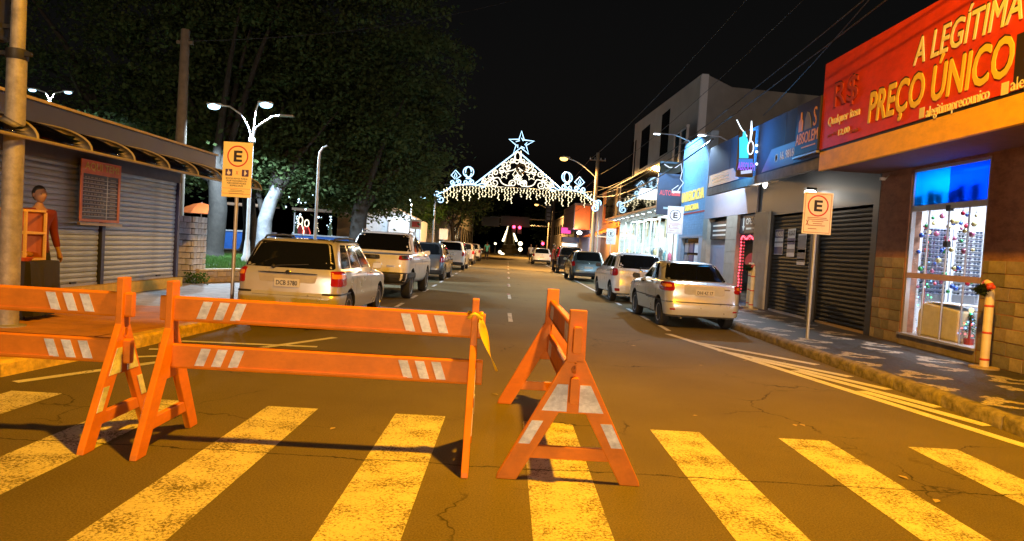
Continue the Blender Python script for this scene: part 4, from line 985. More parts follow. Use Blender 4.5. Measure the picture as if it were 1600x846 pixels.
# small end sign next to the red shop
es = thing('bar_sign', 'dark sign with orange bottle and ABSOLEM lettering beside red signboard', 'sign', (6.28, 14.9, 3.9))
MB().box(6.22, 6.28, 14.5, 15.65, 3.9, 5.0).build('board', mat('sign_dark', (.03, .02, .02), .5), es, True)
ORL = mat('letter_orange', (.7, .32, .06), .5, var=0)
text('lettering', 'ABSOLEM', ORL, es, (6.22, 15.62, 4.12), (0, -1, 0), (0, 0, 1), wid=1.1, hei=.24, bold=.01)
MB().prism([(15.5, 4.4), (15.3, 4.4), (15.3, 4.62), (15.36, 4.68), (15.38, 4.82), (15.42, 4.82), (15.44, 4.68), (15.5, 4.62)], lambda y, z: (6.22, y, z), lambda y, z: (6.212, y, z)).build('bottle_mark', ORL, es, True)
MB().prism([(15.2, 4.4), (14.85, 4.4), (14.9, 4.6), (15.0, 4.75), (15.1, 4.78), (15.18, 4.65)], lambda y, z: (6.22, y, z), lambda y, z: (6.212, y, z)).build('grey_mark', mat('mark_grey', (.2, .19, .18), .6), es, True)
text('lettering', 'S', ORL, es, (6.22, 14.78, 4.42), (0, -1, 0), (0, 0, 1), wid=.16, hei=.4)
MB().box(6.216, 6.22, 14.6, 15.3, 4.02, 4.05).build('printed_line', ORL, es, True)
MB().box(6.2, 6.3, 14.5, 15.7, 3.84, 3.88).build('light_strip', ALU, es, True)
# neon blade sign
nb = thing('neon_sign', 'glowing cyan blade sign with violet ABSOLEM lettering and white ring', 'neon sign', (6.2, 18.3, 3.8))
Yn = 18.3
def nbp(u, v, d=0): q = at(u, v, Yn); return Vector((q.x, Yn - .06 - d, q.z))
def npoly(name, pts, m, d0=0, d1=.01): 
    vs = [nbp(*p) for p in pts]; MB().prism([(v.x, v.z) for v in vs], lambda x, z: (x, Yn - .061 - d0, z), lambda x, z: (x, Yn - .061 - d1, z)).build(name, m, nb, True)
CYN = glow('neon_cyan', (.02, .62, 1.0), 1.3, True); VIO = glow('neon_violet', (.28, .12, 1.0), 1.2); NWH = glow('neon_white', (.75, .9, 1), 2.5)
q0, q1 = nbp(1150, 276), nbp(1180, 205)
MB().box(q0.x, q1.x, Yn - .06, Yn + .06, q0.z, q1.z).build('sign_box', mat('sign_dark'), nb, True)
npoly('cyan_shape', [(1154, 248), (1168, 248), (1168, 222), (1165, 214), (1163, 206), (1160, 206), (1159, 214), (1154, 216)], CYN)
npoly('cyan_base', [(1153, 262), (1175, 262), (1175, 249), (1153, 249)], glow('neon_blue', (.02, .25, .9), .8))
pt = nbp(1151, 266, .012); text('lettering', 'ABSOLEM', VIO, nb, pt, (1, 0, 0), (0, 0, 1), wid=.44, hei=.20, bold=.02)
npoly('white_label', [(1156, 273), (1173, 271), (1173, 266), (1156, 268)], glow('neon_label', (.6, .7, 1), .9), .02, .03)
rc = nbp(1171, 232, .03); MB().tube([rc + Vector((.075 * math.cos(a), 0, .17 * math.sin(a))) for a in [2 * math.pi * i / 24 for i in range(24)]], .012, 6, closed=True).build('neon_ring', NWH, nb, True, smooth=60)
for a, b in (((1150, 188), (1166, 214)), ((1173, 190), (1171, 222))):
    MB().tube([nbp(*a), nbp((a[0] + b[0]) / 2 - (1.5 if a[0] < 1160 else -1), (a[1] + b[1]) / 2), nbp(*b)], [.012, .03, .018] if a[0] > 1160 else .012, 6).build('neon_feeler', NWH, nb, True, smooth=60)
for v in (228, 238, 257): MB().ball(nbp(1181, v), .035, 8, 6).build('bulb', NWH, nb, True, smooth=60)
lamp('neon_spill', 'AREA', (5.72, 17.9, 4.5), (.05, .42, 1), 14, nb, size=.4, sizey=1.0, to=(.55, -.8, 0))
lamp('neon_spill', 'AREA', (5.72, 18.6, 4.6), (.08, .48, 1), 90, nb, size=.4, sizey=1.0, to=(.55, .8, -.1))
# bulkhead lamps under the soffit
def bulkhead(lab, p, power, size=(.1, .1, .28), rot=0, to=(0, 0, -1)):
    t = thing('bulkhead_lamp', lab, 'lamp', p, group='lamps under the dark soffit')
    MB().cbox((0, 0, size[2] / 2 + .02), size[0] * .8, size[1] * .8, .05).build('bracket', BLK, t)
    MB().ball((0, 0, 0), .5, 10, 8, size).build('bulb', glow('bulb_white', (1, .95, .85), 14), t, smooth=80)
    lamp('bulb_light', 'POINT', Vector(p) + Vector((-.12, 0, -.16)), (1, .92, .8), power, t, .06)
bulkhead('bare white bulb hanging under the dark soffit beside neon sign', (6.62, 18.42, 3.62), 16, (.13, .13, .36))
bulkhead('bright white bulb on the wall behind the parking sign', (7.30, 17.2, 3.28), 7, (.3, .2, .14))
# grey panel, pillars, doors beyond the shutters
MB().box(XW - .05, XW, 21.3, 26.95, 3.0, 4.15).build('grey_panel', mat('panel_lilac', (.30, .29, .36), .5, var=.08), dark, True)
for a, b in ((20.2, 21.35), (22.95, 24.1), (26.35, BB)):
    p_ = MB().box(XW - .06, XW + .2, a, b, 0, 2.99).build('pillar', PIL, dark, True)
    for i in range(7): MB().box(XW - .068, XW - .06, a + .02, b - .02, ZS + .02 + i * .405, ZS + .41 + i * .405).build('wall_tile', PIL, p_, True)
d1 = thing('shop_door', 'dark shop door outlined with red fairy lights and OPEN sign', 'door', (XW + .1, 22.1, ZS))
MB().box(XW + .1, XW + .15, 21.36, 22.94, ZS, 2.35).build('leaf', mat('door_blue', (.06, .09, .2), .3), d1, True)
MB().box(XW + .08, XW + .099, 21.5, 22.8, ZS + .1, 2.25).build('pane', TINT, d1, True)
sg_ = MB().box(XW + .02, XW + .06, 21.38, 22.92, 2.38, 2.97).build('sign_board', mat('sign_dark'), d1, True)
text('lettering', 'OPEN', WHT, sg_, (XW + .02, 22.35, 2.66), (0, -1, 0), (0, 0, 1), wid=.75, hei=.2, bold=.01)
MB().prism([(22.62, 2.92), (22.52, 2.92), (22.52, 2.62), (22.44, 2.62), (22.57, 2.46), (22.70, 2.62), (22.62, 2.62)], lambda y, z: (XW + .02, y, z), lambda y, z: (XW + .015, y, z)).build('arrow', WHT, sg_, True)
MB().box(XW + .015, XW + .02, 21.5, 22.3, 2.5, 2.56).build('printed_line', WHT, sg_, True)
RL = glow('fairy_red', (1, .06, .09), 5)
fl = thing('fairy_light_string', 'red fairy lights strung round the dark shop door', 'fairy lights', (XW + .04, 22.1, ZS))
pts = [(22.72, .5 + .1 * i) for i in range(18)] + [(22.72 - .1 * i, 2.25 + .05 * math.sin(i)) for i in range(12)]
MB().tube([(XW + .05, y, z) for y, z in pts], .006, 5).build('cable', BLK, fl, True)
for i, (y, z) in enumerate(pts): MB().ball((XW + .035, y + random.uniform(-.03, .03), z), .028, 6, 5).build('bulb', RL, fl, True)
lamp('fairy_light_glow', 'POINT', (XW - .25, 22.6, 1.5), (1, .1, .12), 4, fl, .3)
d2 = thing('shop_door', 'narrow pale shop door with dark sign between the tiled pillars', 'door', (XW + .1, 25.2, ZS))
MB().box(XW + .1, XW + .15, 24.11, 26.34, ZS, 2.2).build('leaf', mat('door_lilac', (.3, .3, .4), .4), d2, True)
q = MB().box(XW + .02, XW + .06, 24.2, 26.2, 2.22, 2.85).build('sign_board', mat('sign_dark'), d2, True)
for z in (2.68, 2.5, 2.34): MB().box(XW + .015, XW + .02, 24.4, 25.9, z, z + .06).build('printed_line', WHT, q, True)

# ------------------------------------------------------------------ blue-washed wall, mirrored canopy, big grey building
blu = thing('blue_wall_shop', 'narrow brick shopfront washed blue with yellow lettering', 'shop', (XW, 29, ZS))
BW = mat('blue_brick', (.24, .34, .46), .6, var=.15, scale=5, bump=.4, bscale=12)
BC, BD = 27.02, 31.0
MB().box(XW, XW + .3, BC, BD, 2.3, 6.4).box(XW, XW + .3, BC, 27.7, 0, 2.3).box(XW, XW + .3, 30.5, BD, 0, 2.3).build('wall', BW, blu, True)
for i in range(40):
    z = 4.6 + .045 + .09 * (i // 2) if False else 2.35 + i * .1
    MB().box(XW - .012, XW, BC + .01, BD - .01, z, z + .085).build('brick_course', BW, blu, True) if z < 6.3 else None
MB().box(XW + .15, XW + .2, 27.72, 30.48, ZS, 2.28).build('display_window', TINT, blu, True)
for i in range(9):
    MB().box(XW + .1, XW + .149, 28.0 + (i % 3) * .8, 28.6 + (i % 3) * .8, .7 + .5 * (i // 3), 1.1 + .5 * (i // 3)).build('poster', pm[i % 3], blu, True)
YG = glow('sign_yellow', (1, .85, .18), .95)
text('lettering', 'UNIVERCACHA', YG, blu, (XW - .013, 30.75, 3.85), (0, -1, 0), (0, 0, 1), wid=3.4, hei=.42, bold=.01, depth=.03)
text('lettering', 'TABACARIA', YG, blu, (XW - .013, 30.2, 3.45), (0, -1, 0), (0, 0, 1), wid=2.2, hei=.24, bold=.01, depth=.03)
MB().box(XW - .02, XW - .013, BC + .1, BD - .1, 3.3, 3.36).build('red_line', SGR, blu, True)
def flood(lab, base, head, col, power, to, spot=120):
    t = thing('floodlight', lab, 'floodlight', base, group='floodlights on brackets')
    MB().tube([base, (Vector(base) + Vector(head)) / 2 + Vector((0, 0, .12)), head], .022, 6).build('arm', GALV, t, True)
    h = Vector(head); MB().cbox(h, .28, .16, .06).build('housing', GALV, t, True, bevel=.01)
    MB().cbox(h + Vector((0, 0, -.045)), .24, .13, .02).build('lens', glow('flood_lens', (.7, .9, 1), 10), t, True)
    lamp('flood_light', 'SPOT', h + Vector((0, 0, -.08)), col, power, t, .08, spot, to)
flood('led floodlight on a long arm over the blue wall', (XW, 29.8, 6.35), (5.95, 29.6, 6.6), (.22, .58, 1), 2000, (.75, .0, -1), 120)
flood('led floodlight on a bracket at the end of the signboard', (XW, 23.6, 5.3), (6.2, 23.4, 5.6), (.58, .80, 1), 1700, (-.1, .2, -1), 172)

MX = 6.45; MA, MBY = 31.05, 47.5
big = thing('grey_building', 'tall plain grey building with slit windows above the bright shop', 'building', (8, 39, ZS))
GB = mat('grey_stucco', (.48, .48, .50), .85, var=.10, scale=.8)
X8 = 8.05
def topz(y): return 9.55 + (y - MA) / (MBY - MA) * .6
MB().prism([(MA + .0, 6.2), (MBY, 6.2), (MBY, topz(MBY)), (MA, topz(MA))], lambda y, z: (X8, y, z), lambda y, z: (X8 + .3, y, z)).build('front_wall', GB, big, True)
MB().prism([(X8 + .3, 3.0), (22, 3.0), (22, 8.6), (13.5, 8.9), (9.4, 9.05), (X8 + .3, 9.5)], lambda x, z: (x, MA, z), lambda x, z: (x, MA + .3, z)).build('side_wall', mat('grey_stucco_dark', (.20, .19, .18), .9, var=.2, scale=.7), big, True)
MB().prism([(X8, MBY - .3), (X8, 3)], lambda x, z: (x, 0, z), lambda x, z: (x, 0, z)) if False else None
for (u0, u1, v0, v1) in ((1003, 1012, 205, 258), (1035, 1043, 180, 238), (987, 991, 225, 275)):
    p0 = ax(u1, v1, X8); p1 = ax(u0, v0, X8)
    MB().box(X8 - .01, X8 - .004, p0.y, p1.y, p0.z, p1.z).build('slit_window', TINT, big, True)
    MB().box(X8 - .03, X8 - .012, p0.y - .05, p1.y + .05, p0.z - .1, p0.z - .02).build('sill', GB, big, True)
MB().box(X8 + .3, 22, MA + .3, MBY, 8.3, 8.4).build('roof', mat('roof_grey'), big, True)
for x_ in (1, 2): MB().box(X8 - .03, X8, MA + .05 + (x_ - 1) * 15.9, MA + .25 + (x_ - 1) * 15.9, 6.2, 9.5).build('corner_pier', GB, big, True)
mc = thing('glass_canopy', 'dark mirror-glass canopy box reflecting the christmas arch', 'canopy', (7, 39, 3.6))
MIR = mat('mirror_glass', (.012, .012, .014), .05, var=0, spec=1.0, coat=1.0)
for i in range(8):
    y0 = MA + i * (MBY - MA) / 8; y1 = y0 + (MBY - MA) / 8
    MB().box(MX, MX + .03, y0 + .01, y1 - .01, 3.72, 5.55).build('glass_panel', MIR, mc, True)
MB().box(MX + .04, XW + .5, MA, MBY, 3.6, 3.7).build('soffit', IW, mc, True)
MB().box(MX - .01, MX + .05, MA, MBY, 3.6, 3.71).build('lower_trim', mat('trim_brown', (.16, .1, .07), .5), mc, True)
MB().box(MX + .04, X8, MA, MBY, 5.56, 5.64).build('roof', BLK, mc, True)
sx0, sx1 = 6.42, 7.48
eb = MB().box(sx0, sx1, MA - .12, MA, 3.3, 5.1).build('end_sign', mat('sign_navy', (.035, .04, .06), .4), mc, True)
text('lettering', 'AUTO', glow('sign_redlit', (1, .10, .12), .9), eb, (sx0 + .1, MA - .121, 4.15), (1, 0, 0), (0, 0, 1), wid=.5, hei=.22, bold=.02)
MB().box(sx0 + .62, sx1 - .06, MA - .126, MA - .121, 4.27, 4.37).build('printed_line', glow('sign_whitelit', (1, .9, .95), .9), eb, True); MB().box(sx0 + .62, sx1 - .06, MA - .126, MA - .121, 4.15, 4.26).build('printed_line', MATS['sign_redlit'], eb, True)
MB().box(sx0 + .3, sx1 - .3, MA - .126, MA - .121, 3.55, 3.64).build('printed_line', glow('sign_cyanlit', (.5, .8, 1), .8), eb, True)
# glazed stair recess above the canopy
gl = thing('glazed_recess', 'blue-lit glazed recess above the mirror canopy', 'glazing', (7.6, 33, 5.7))
for i in range(2): MB().box(7.62, 7.65, 31.3 + i * 1.2, 32.4 + i * 1.2, 5.7, 7.2).build('pane', mat('blue_pane', (.06, .12, .18), .1, var=0), gl, True)
for i in range(3): MB().box(7.58, 7.68, 31.22 + i * 1.2, 31.29 + i * 1.2, 5.66, 7.25).build('mullion', ALU, gl, True)
MB().box(7.55, 7.7, 31.2, 33.7, 7.25, 7.35).build('head', ALU, gl, True)
# light hose
hz = [(1038, 257), (1046, 262), (1056, 262), (1064, 256), (1066, 268), (1063, 280), (1068, 286), (1062, 294), (1058, 300), (1052, 302), (1050, 297), (1060, 290)]
lh = MB().tube([at(u, v, 30.6) for u, v in hz], .022, 6).build('light_hose', glow('hose_white', (.75, .85, 1), 1.2), smooth=60); tag(lh, 'white light hose dangling in loops beside the canopy end sign', 'light hose')

# bright shop under the canopy
bs = thing('bright_shop', 'bright white shopfront with hanging strips under the mirror canopy', 'shop', (XW, 39, ZS))
MB().box(9.6, 9.7, MA, MBY, ZS, 3.6).build('back_wall', mat('shop_white', (.75, .78, .78), .6), bs, True)
MB().box(XW, 9.6, MA - .02, MA + .05, ZS, 3.6).build('side_wall', mat('shop_cyan', (.35, .62, .70), .6), bs, True); MB().box(XW, 9.6, MBY - .05, MBY, ZS, 3.6).build('side_wall', MATS['shop_white'], bs, True)
MB().box(XW, 9.6, MA, MBY, ZS - .05, ZS + .02).build('floor', mat('room_floor'), bs, True)
for i in range(9):
    y = MA + .1 + i * (MBY - MA - .2) / 8
    MB().box(XW - .02, XW + .06, y - .04, y + .04, ZS, 3.58).build('post', MATS['shop_white'], bs, True)
for i in range(8):
    y = MA + .15 + i * (MBY - MA - .2) / 8
    MB().box(XW + .02, XW + .03, y, y + 1.9, ZS + .05, 2.9).build('pane', GLASS, bs, True)
for k in range(4):
    y = MA + 2 + k * 4
    t = thing('ceiling_lamp', 'white ceiling light panel in the bright shop', 'ceiling light', (8.3, y, 3.55), group='ceiling lights of the bright shop')
    MB().box(-.3, .3, -1.2, 1.2, 0, .04).build('frame', ALU, t); MB().box(-.27, .27, -1.15, 1.15, -.012, -.002).build('diffuser', glow('panel_glow', (.85, 1, .98), 5), t)
    lamp('panel_light', 'AREA', (8.3, y, 3.5), (.70, .97, 1), 170, t, size=.5, sizey=2.2)
    # light thrown from the canopy soffit
wc = [(.7, .62, .38), (.75, .75, .7), (.12, .18, .10), (.25, .45, .55), (.55, .5, .3), (.8, .8, .82), (.1, .12, .16)]
for i in range(26):
    y = MA + .5 + i * .6; h = random.uniform(.5, 1.2)
    b = MB().box(-.01, .01, -.12, .12, -h, 0).build('hanging_strip', mat('strip_%d' % (i % 7), wc[i % 7], .8), loc=(XW + .25 + random.uniform(0, .3), y, 3.35))
    tag(b, 'fabric strip hanging inside the bright shopfront', 'banner', 'strips hanging in the bright shop')
for i in range(12):
    y = MA + 1 + i * 1.3; h = random.uniform(1.2, 1.7)
    t = thing('dress_form', 'clothed dress form standing in the bright shop window', 'mannequin', (XW + .5 + random.uniform(0, .4), y, ZS + .02), group='dress forms in the bright shop')
    MB().lathe([(.14, 0), (.14, .02), (.015, .03), (.015, h - .75)], 12).build('stand', CHRM, t)
    MB().lathe([(.2, h - .8), (.16, h - .5), (.12, h - .35), (.17, h - .15), (.14, h - .03), (.05, h + .02), (.04, h + .1)], 12).build('garment', mat('cloth_%d' % (i % 6), [(.1, .2, .3), (.7, .7, .72), (.5, .1, .2), (.1, .35, .45), (.08, .08, .1), (.6, .5, .3)][i % 6], .8), t, smooth=60)

# ------------------------------------------------------------------ left side: shuttered kiosk
XK = -7.5
kio = thing('shuttered_kiosk', 'long street kiosk with grey roller shutters, dark fascia and curved awning', 'kiosk', (-9.2, 11, ZS))
NAVY = mat('fascia_navy', (.045, .045, .13), .5, var=.15, scale=1.5)
MB().box(-11.2, XK - .06, 3, 16.0, 0, 2.75).build('walls', mat('kiosk_wall', (.12, .12, .15), .8), kio, True)
MB().box(-11.4, -7.1, 3, 17.0, 2.78, 3.24).build('fascia', NAVY, kio, True)
MB().box(-11.42, -7.06, 3, 17.04, 3.242, 3.285).build('roof_trim', mat('trim_wood', (.42, .33, .22), .6), kio, True)
MB().box(XK - .06, XK + .16, 3, 16.06, ZS - .02, .36).build('plinth', mat('plinth_yellow', (.66, .44, .07), .7, var=.2), kio, True)
MB().box(XK - .05, XK + .02, 3, 16.05, 2.48, 2.77).build('shutter_box', mat('kiosk_wall'), kio, True)
for y in (3.2, 6.85, 9.95, 13.06, 16.0): MB().box(XK - .05, XK + .05, y - .05, y + .05, .36, 2.48).build('post', mat('blue_post', (.03, .035, .12), .5), kio, True)
KSL = mat('shutter_grey', (.37, .44, .55), .5, .2, var=.14, scale=2.5, grime=.3)
ksm = MB().prism([(0, 0), (.012, .008), (.022, .045), (.012, .085), (0, .092)], lambda a, z: (a, 0, z), lambda a, z: (a, 1, z)).mesh('slat'); ksm.materials.append(KSL)
for y0, y1, lab in ((6.93, 9.87, 'grey kiosk roller shutter behind the snack seller'), (10.03, 12.98, 'grey kiosk roller shutter behind the price board'), (13.14, 15.92, 'grey kiosk roller shutter at the plaza end')):
    t = thing('roller_shutter', lab, 'roller shutter', (XK - .02, y0, .36), group='kiosk roller shutters')
    for i in range(22): o = inst('slat', ksm, t, (0, 0, .05 + i * .095)); o.scale.y = y1 - y0
    MB().box(0, .03, 0, y1 - y0, 0, .048).build('bottom_rail', GALV, t)
    for f in (.25, .75): MB().box(.02, .05, (y1 - y0) * f - .08, (y1 - y0) * f + .08, .05, .08).build('handle', BLK, t)
# curved awning
aw = thing('awning', 'smoked curved polycarbonate awning along the kiosk', 'awning', (-6.6, 10, 2.6))
def arc(f): return (-7.08 + 1.10 * math.sin(f * math.pi / 2) ** .9, 2.50 + .36 * math.cos(f * math.pi / 2) ** .9)
SMOKE = glassmat('smoked_sheet', (.40, .38, .37))
ys = [3.2 + 1.15 * i for i in range(13)]
for y0, y1 in zip(ys, ys[1:]):
    m = MB(); n = 10
    for y in (y0 + .02, y1 - .02):
        for i in range(n + 1): x, z = arc(i / n); m.v.append(Vector((x, y, z)))
    for i in range(n): m.f.append((i, i + 1, n + 2 + i, n + 1 + i))
    o = m.build('sheet', SMOKE, aw, True, smooth=60); q = o.modifiers.new('s', 'SOLIDIFY'); q.thickness = .006
AWM = mat('awning_rib', (.30, .26, .19), .5)
for y in ys: MB().tube([(arc(i / 10)[0], y, arc(i / 10)[1] + .004) for i in range(11)], .02, 6).build('rib', AWM, aw, True, smooth=60)
MB().tube([(arc(1)[0], 3.2, 2.50), (arc(1)[0], 17.0, 2.50)], .022, 8).build('front_rail', AWM, aw, True)
MB().tube([(-7.06, 3.2, 2.68), (-7.06, 17, 2.68)], .02, 8).build('back_rail', AWM, aw, True)
for y in ys[::2]: MB().tube([(-7.1, y, 2.68), (arc(1)[0], y, 2.50)], .015, 6).build('strut', AWM, aw, True)
# price board
pb = thing('price_board', 'red-framed price board headed AQUI TEM hung on the kiosk', 'price board', (-7.38, 12.75, 1.5))
py0, py1 = 12.17, 13.40
MB().box(-7.40, -7.38, py0, py1, 1.5, 2.58).build('panel', mat('board_dark', (.05, .035, .03), .5), pb, True)
RF = mat('board_red', (.78, .20, .05), .5)
for a, b, c_, d_ in ((py0, py0 + .06, 1.5, 2.58), (py1 - .06, py1, 1.5, 2.58), (py0 + .06, py1 - .06, 2.34, 2.58), (py0 + .06, py1 - .06, 1.5, 1.55)): MB().box(-7.379, -7.365, a, b, c_, d_).build('frame_bar', RF, pb, True)
MB().box(-7.39, -7.33, py0 - .03, py1 + .05, 1.44, 1.49).build('bottom_bar', mat('bar_cream', (.6, .5, .35), .6), pb, True)
text('lettering', 'AQUI TEM!', YEL, pb, (-7.364, py0 + .09, 2.39), (0, 1, 0), (0, 0, 1), wid=1.05, hei=.15, bold=.015)
for i in range(10): MB().box(-7.379, -7.374, py0 + .07, py1 - .07, 1.60 + i * .072, 1.606 + i * .072).build('ruled_line', WHT, pb, True)
MB().box(-7.3795, -7.3745, 12.98, 12.99, 1.56, 2.33).build('ruled_line', WHT, pb, True)
DIM = mat('chalk_dim', (.30, .24, .16), .7, var=0)
for i in range(10):
    y = py0 + .12
    while y < 12.85: l = random.uniform(.04, .12); MB().box(-7.379, -7.376, y, min(y + l, 12.9), 1.618 + i * .072, 1.645 + i * .072).build('chalk_mark', DIM, pb, True); y += l + .03
    MB().box(-7.379, -7.376, 13.08, 13.26, 1.618 + i * .072, 1.645 + i * .072).build('chalk_mark', DIM, pb, True)
# traffic-signal pole in front of the kiosk
tp_ = thing('traffic_signal', 'thick steel pole with a dark traffic signal beside the snack stall', 'traffic signal', (-6.17, 8.8, ZS))
PGA = mat('pole_weathered', (.30, .28, .25), .6, .2, var=.3, scale=8, bump=.25, bscale=30)
MB().lathe([(.2, 0), (.2, .02), (.118, .03), (.108, 3.35)], 20).build('lower_pole', PGA, tp_, smooth=40)
MB().lathe([(.082, 3.35), (.078, 6.2)], 18).build('upper_pole', PGA, tp_, smooth=40)
MB().lathe([(.115, 3.30), (.122, 3.31), (.122, 3.42), (.10, 3.43)], 20).build('collar', BLK, tp_, smooth=40)
for sg in (-1, 1): MB().cbox((sg * .15, -.02, 3.37), .08, .05, .05).build('clamp_bolt', BLK, tp_)
hs_ = MB().box(-.62, -.18, -.10, .12, 3.52, 4.72).build('housing', BLK, tp_, bevel=.03)
for i in range(3):
    z = 3.74 + .38 * i
    MB().lathe([(.155, 0), (.16, -.02), (.16, -.22), (.152, -.22), (.15, 0)], 18, (-.40, -.10, z), 'Y').build('visor', BLK, hs_, smooth=40)
    MB().lathe([(.001, -.03), (.08, -.025), (.145, 0)], 18, (-.40, -.105, z), 'Y').build('lens', [mat('lens_dead', (.10, .07, .03), .2, var=0)] * 3 and MATS['lens_dead'], hs_, smooth=60)
for z in (3.7, 4.5): MB().cbox((-.13, 0, z), .14, .05, .05).build('bracket', BLK, tp_)
# snack stall
stl = thing('snack_table', 'table under a dark blue cloth holding the snack case', 'table', (-6.95, 9.6, ZS))
M = MB(); zt = .94; n = 40; ring = []
def rr_(f):
    P_ = [(-7.65, 9.32), (-6.28, 9.32), (-6.28, 9.92), (-7.65, 9.92)]; k = f * 4; i = int(k) % 4; a = k - int(k); return (P_[i][0] * (1 - a) + P_[(i + 1) % 4][0] * a, P_[i][1] * (1 - a) + P_[(i + 1) % 4][1] * a)
for lev, (z, fl_) in enumerate(((zt, 0), (zt - .02, .02), (.6, .05), (.22, .09))):
    for i in range(n):
        x, y = rr_(i / n); cx, cy = -6.965, 9.62; d = Vector((x - cx, y - cy, 0)).normalized() * fl_ * (1 + .45 * math.sin(i * 2.1) * (lev > 1)); M.v.append(Vector((x, y, z)) + d)
for l in range(3):
    for i in range(n): j = (i + 1) % n; M.f.append((l * n + i, l * n + j, (l + 1) * n + j, (l + 1) * n + i))
M.f.append(tuple(range(n))); M.build('tablecloth', mat('cloth_navy', (.025, .025, .055), .85), stl, True, smooth=50)
for x in (-7.5, -6.4):
    for y in (9.4, 9.85): MB().box(x - .02, x + .02, y - .02, y + .02, ZS, .9).build('leg', BLK, stl, True)
cs_ = thing('snack_case', 'yellow-framed glass snack case on the navy tablecloth', 'display case', (-6.8, 9.6, zt))
WD = mat('frame_yellow', (.72, .46, .10), .5, var=.15)
cx0, cx1, cy0, cy1, cz0, cz1 = -7.5, -6.40, 9.40, 9.80, zt + .005, zt + .66
for x in (cx0, cx1):
    for y in (cy0, cy1): MB().box(x - .015, x + .015, y - .015, y + .015, cz0, cz1).build('corner_post', WD, cs_, True)
for z in (cz0, zt + .36, cz1):
    for y in (cy0, cy1): MB().box(cx0 + .015, cx1 - .015, y - .014, y + .014, z, z + .03).build('rail', WD, cs_, True)
    for x in (cx0, cx1): MB().box(x - .014, x + .014, cy0 + .015, cy1 - .015, z, z + .03).build('rail', WD, cs_, True)
MB().box(cx0 + .015, cx1 - .015, cy0 + .015, cy1 - .015, zt + .355, zt + .359).build('shelf', mat('tray', (.45, .3, .15), .5), cs_, True)
MB().box(cx0 + .016, cx1 - .016, cy1 - .004, cy1, cz0 + .03, cz1).build('back_panel', mat('case_back', (.45, .12, .03), .6), cs_, True)
SN = [mat('snack_gold', (.6, .33, .08), .7, bump=.4), mat('snack_brown', (.3, .13, .04), .7, bump=.4), mat('snack_red', (.5, .05, .03), .4), mat('snack_cream', (.7, .58, .36), .7)]
for i in range(34):
    lv = i % 2; k = random.randrange(4); x = random.uniform(cx0 + .08, cx1 - .08); y = random.uniform(cy0 + .06, cy1 - .06)
    o = MB().ball((0, 0, 0), .06, 8, 5, (1.3, .9, .75)).build('snack', SN[k], smooth=60, loc=(x, y, (zt + .395) if lv else zt + .075)); o.rotation_euler.z = random.uniform(0, 3)
    tag(o, '%s pastry on the %s of the snack case' % (('golden', 'brown', 'red-wrapped', 'cream')[k], ('floor', 'shelf')[lv]), 'snack', '%s pastries on the %s' % (('golden', 'brown', 'red-wrapped', 'cream')[k], ('floor', 'shelf')[lv]))
for i in range(7):
    x = -6.95 + i * .075; o = MB().prism([(-.035, 0), (.035, 0), (.03, .12), (-.025, .13)], lambda a, z: (a, -.012, z), lambda a, z: (a, .012, z)).build('snack_packet', SN[(i + 2) % 4], loc=(x, 9.355, zt + .003)); o.rotation_euler = (R(-14), 0, random.uniform(-.4, .4)); tag(o, 'small snack packet leaning on the glass case', 'packet', 'packets before the snack case')
o = MB().lathe([(.001, 0), (.11, .0), (.14, .05), (.13, .05), (.10, .012), (.001, .012)], 18).build('red_tray', mat('tray_red', (.55, .10, .05), .5), smooth=50, loc=(-6.42, 9.37, zt + .003)); tag(o, 'shallow red tray at the corner of the stall table', 'tray')
# people
SKIN = mat('skin', (.32, .17, .10), .6, var=.06); HAIR = mat('hair_black', (.012, .010, .010), .6, var=.1)
def skinned(name, chains, m, parent, lv=1):
    verts, edges, rad = [], [], []
    for ch, link in chains:
        prev = link
        for (p, r) in ch:
            verts.append(p); rad.append(r)
            if prev is not None: edges.append((prev, len(verts) - 1))
            prev = len(verts) - 1
    me = bpy.data.meshes.new(name); me.from_pydata(verts, edges, []); o = bpy.data.objects.new(name, me); COL.objects.link(o); 
    sk = o.modifiers.new('skin', 'SKIN'); sk.use_smooth_shade = True
    if not me.skin_vertices: me.skin_vertices.new()
    for i, d in enumerate(me.skin_vertices[0].data): d.radius = (rad[i] if isinstance(rad[i], tuple) else (rad[i], rad[i])); d.use_root = (i == 0)
    ss = o.modifiers.new('sub', 'SUBSURF'); ss.levels = lv; ss.render_levels = lv
    dg = bpy.context.evaluated_depsgraph_get(); nm = bpy.data.meshes.new_from_object(o.evaluated_get(dg)); bpy.data.objects.remove(o)
    return nm
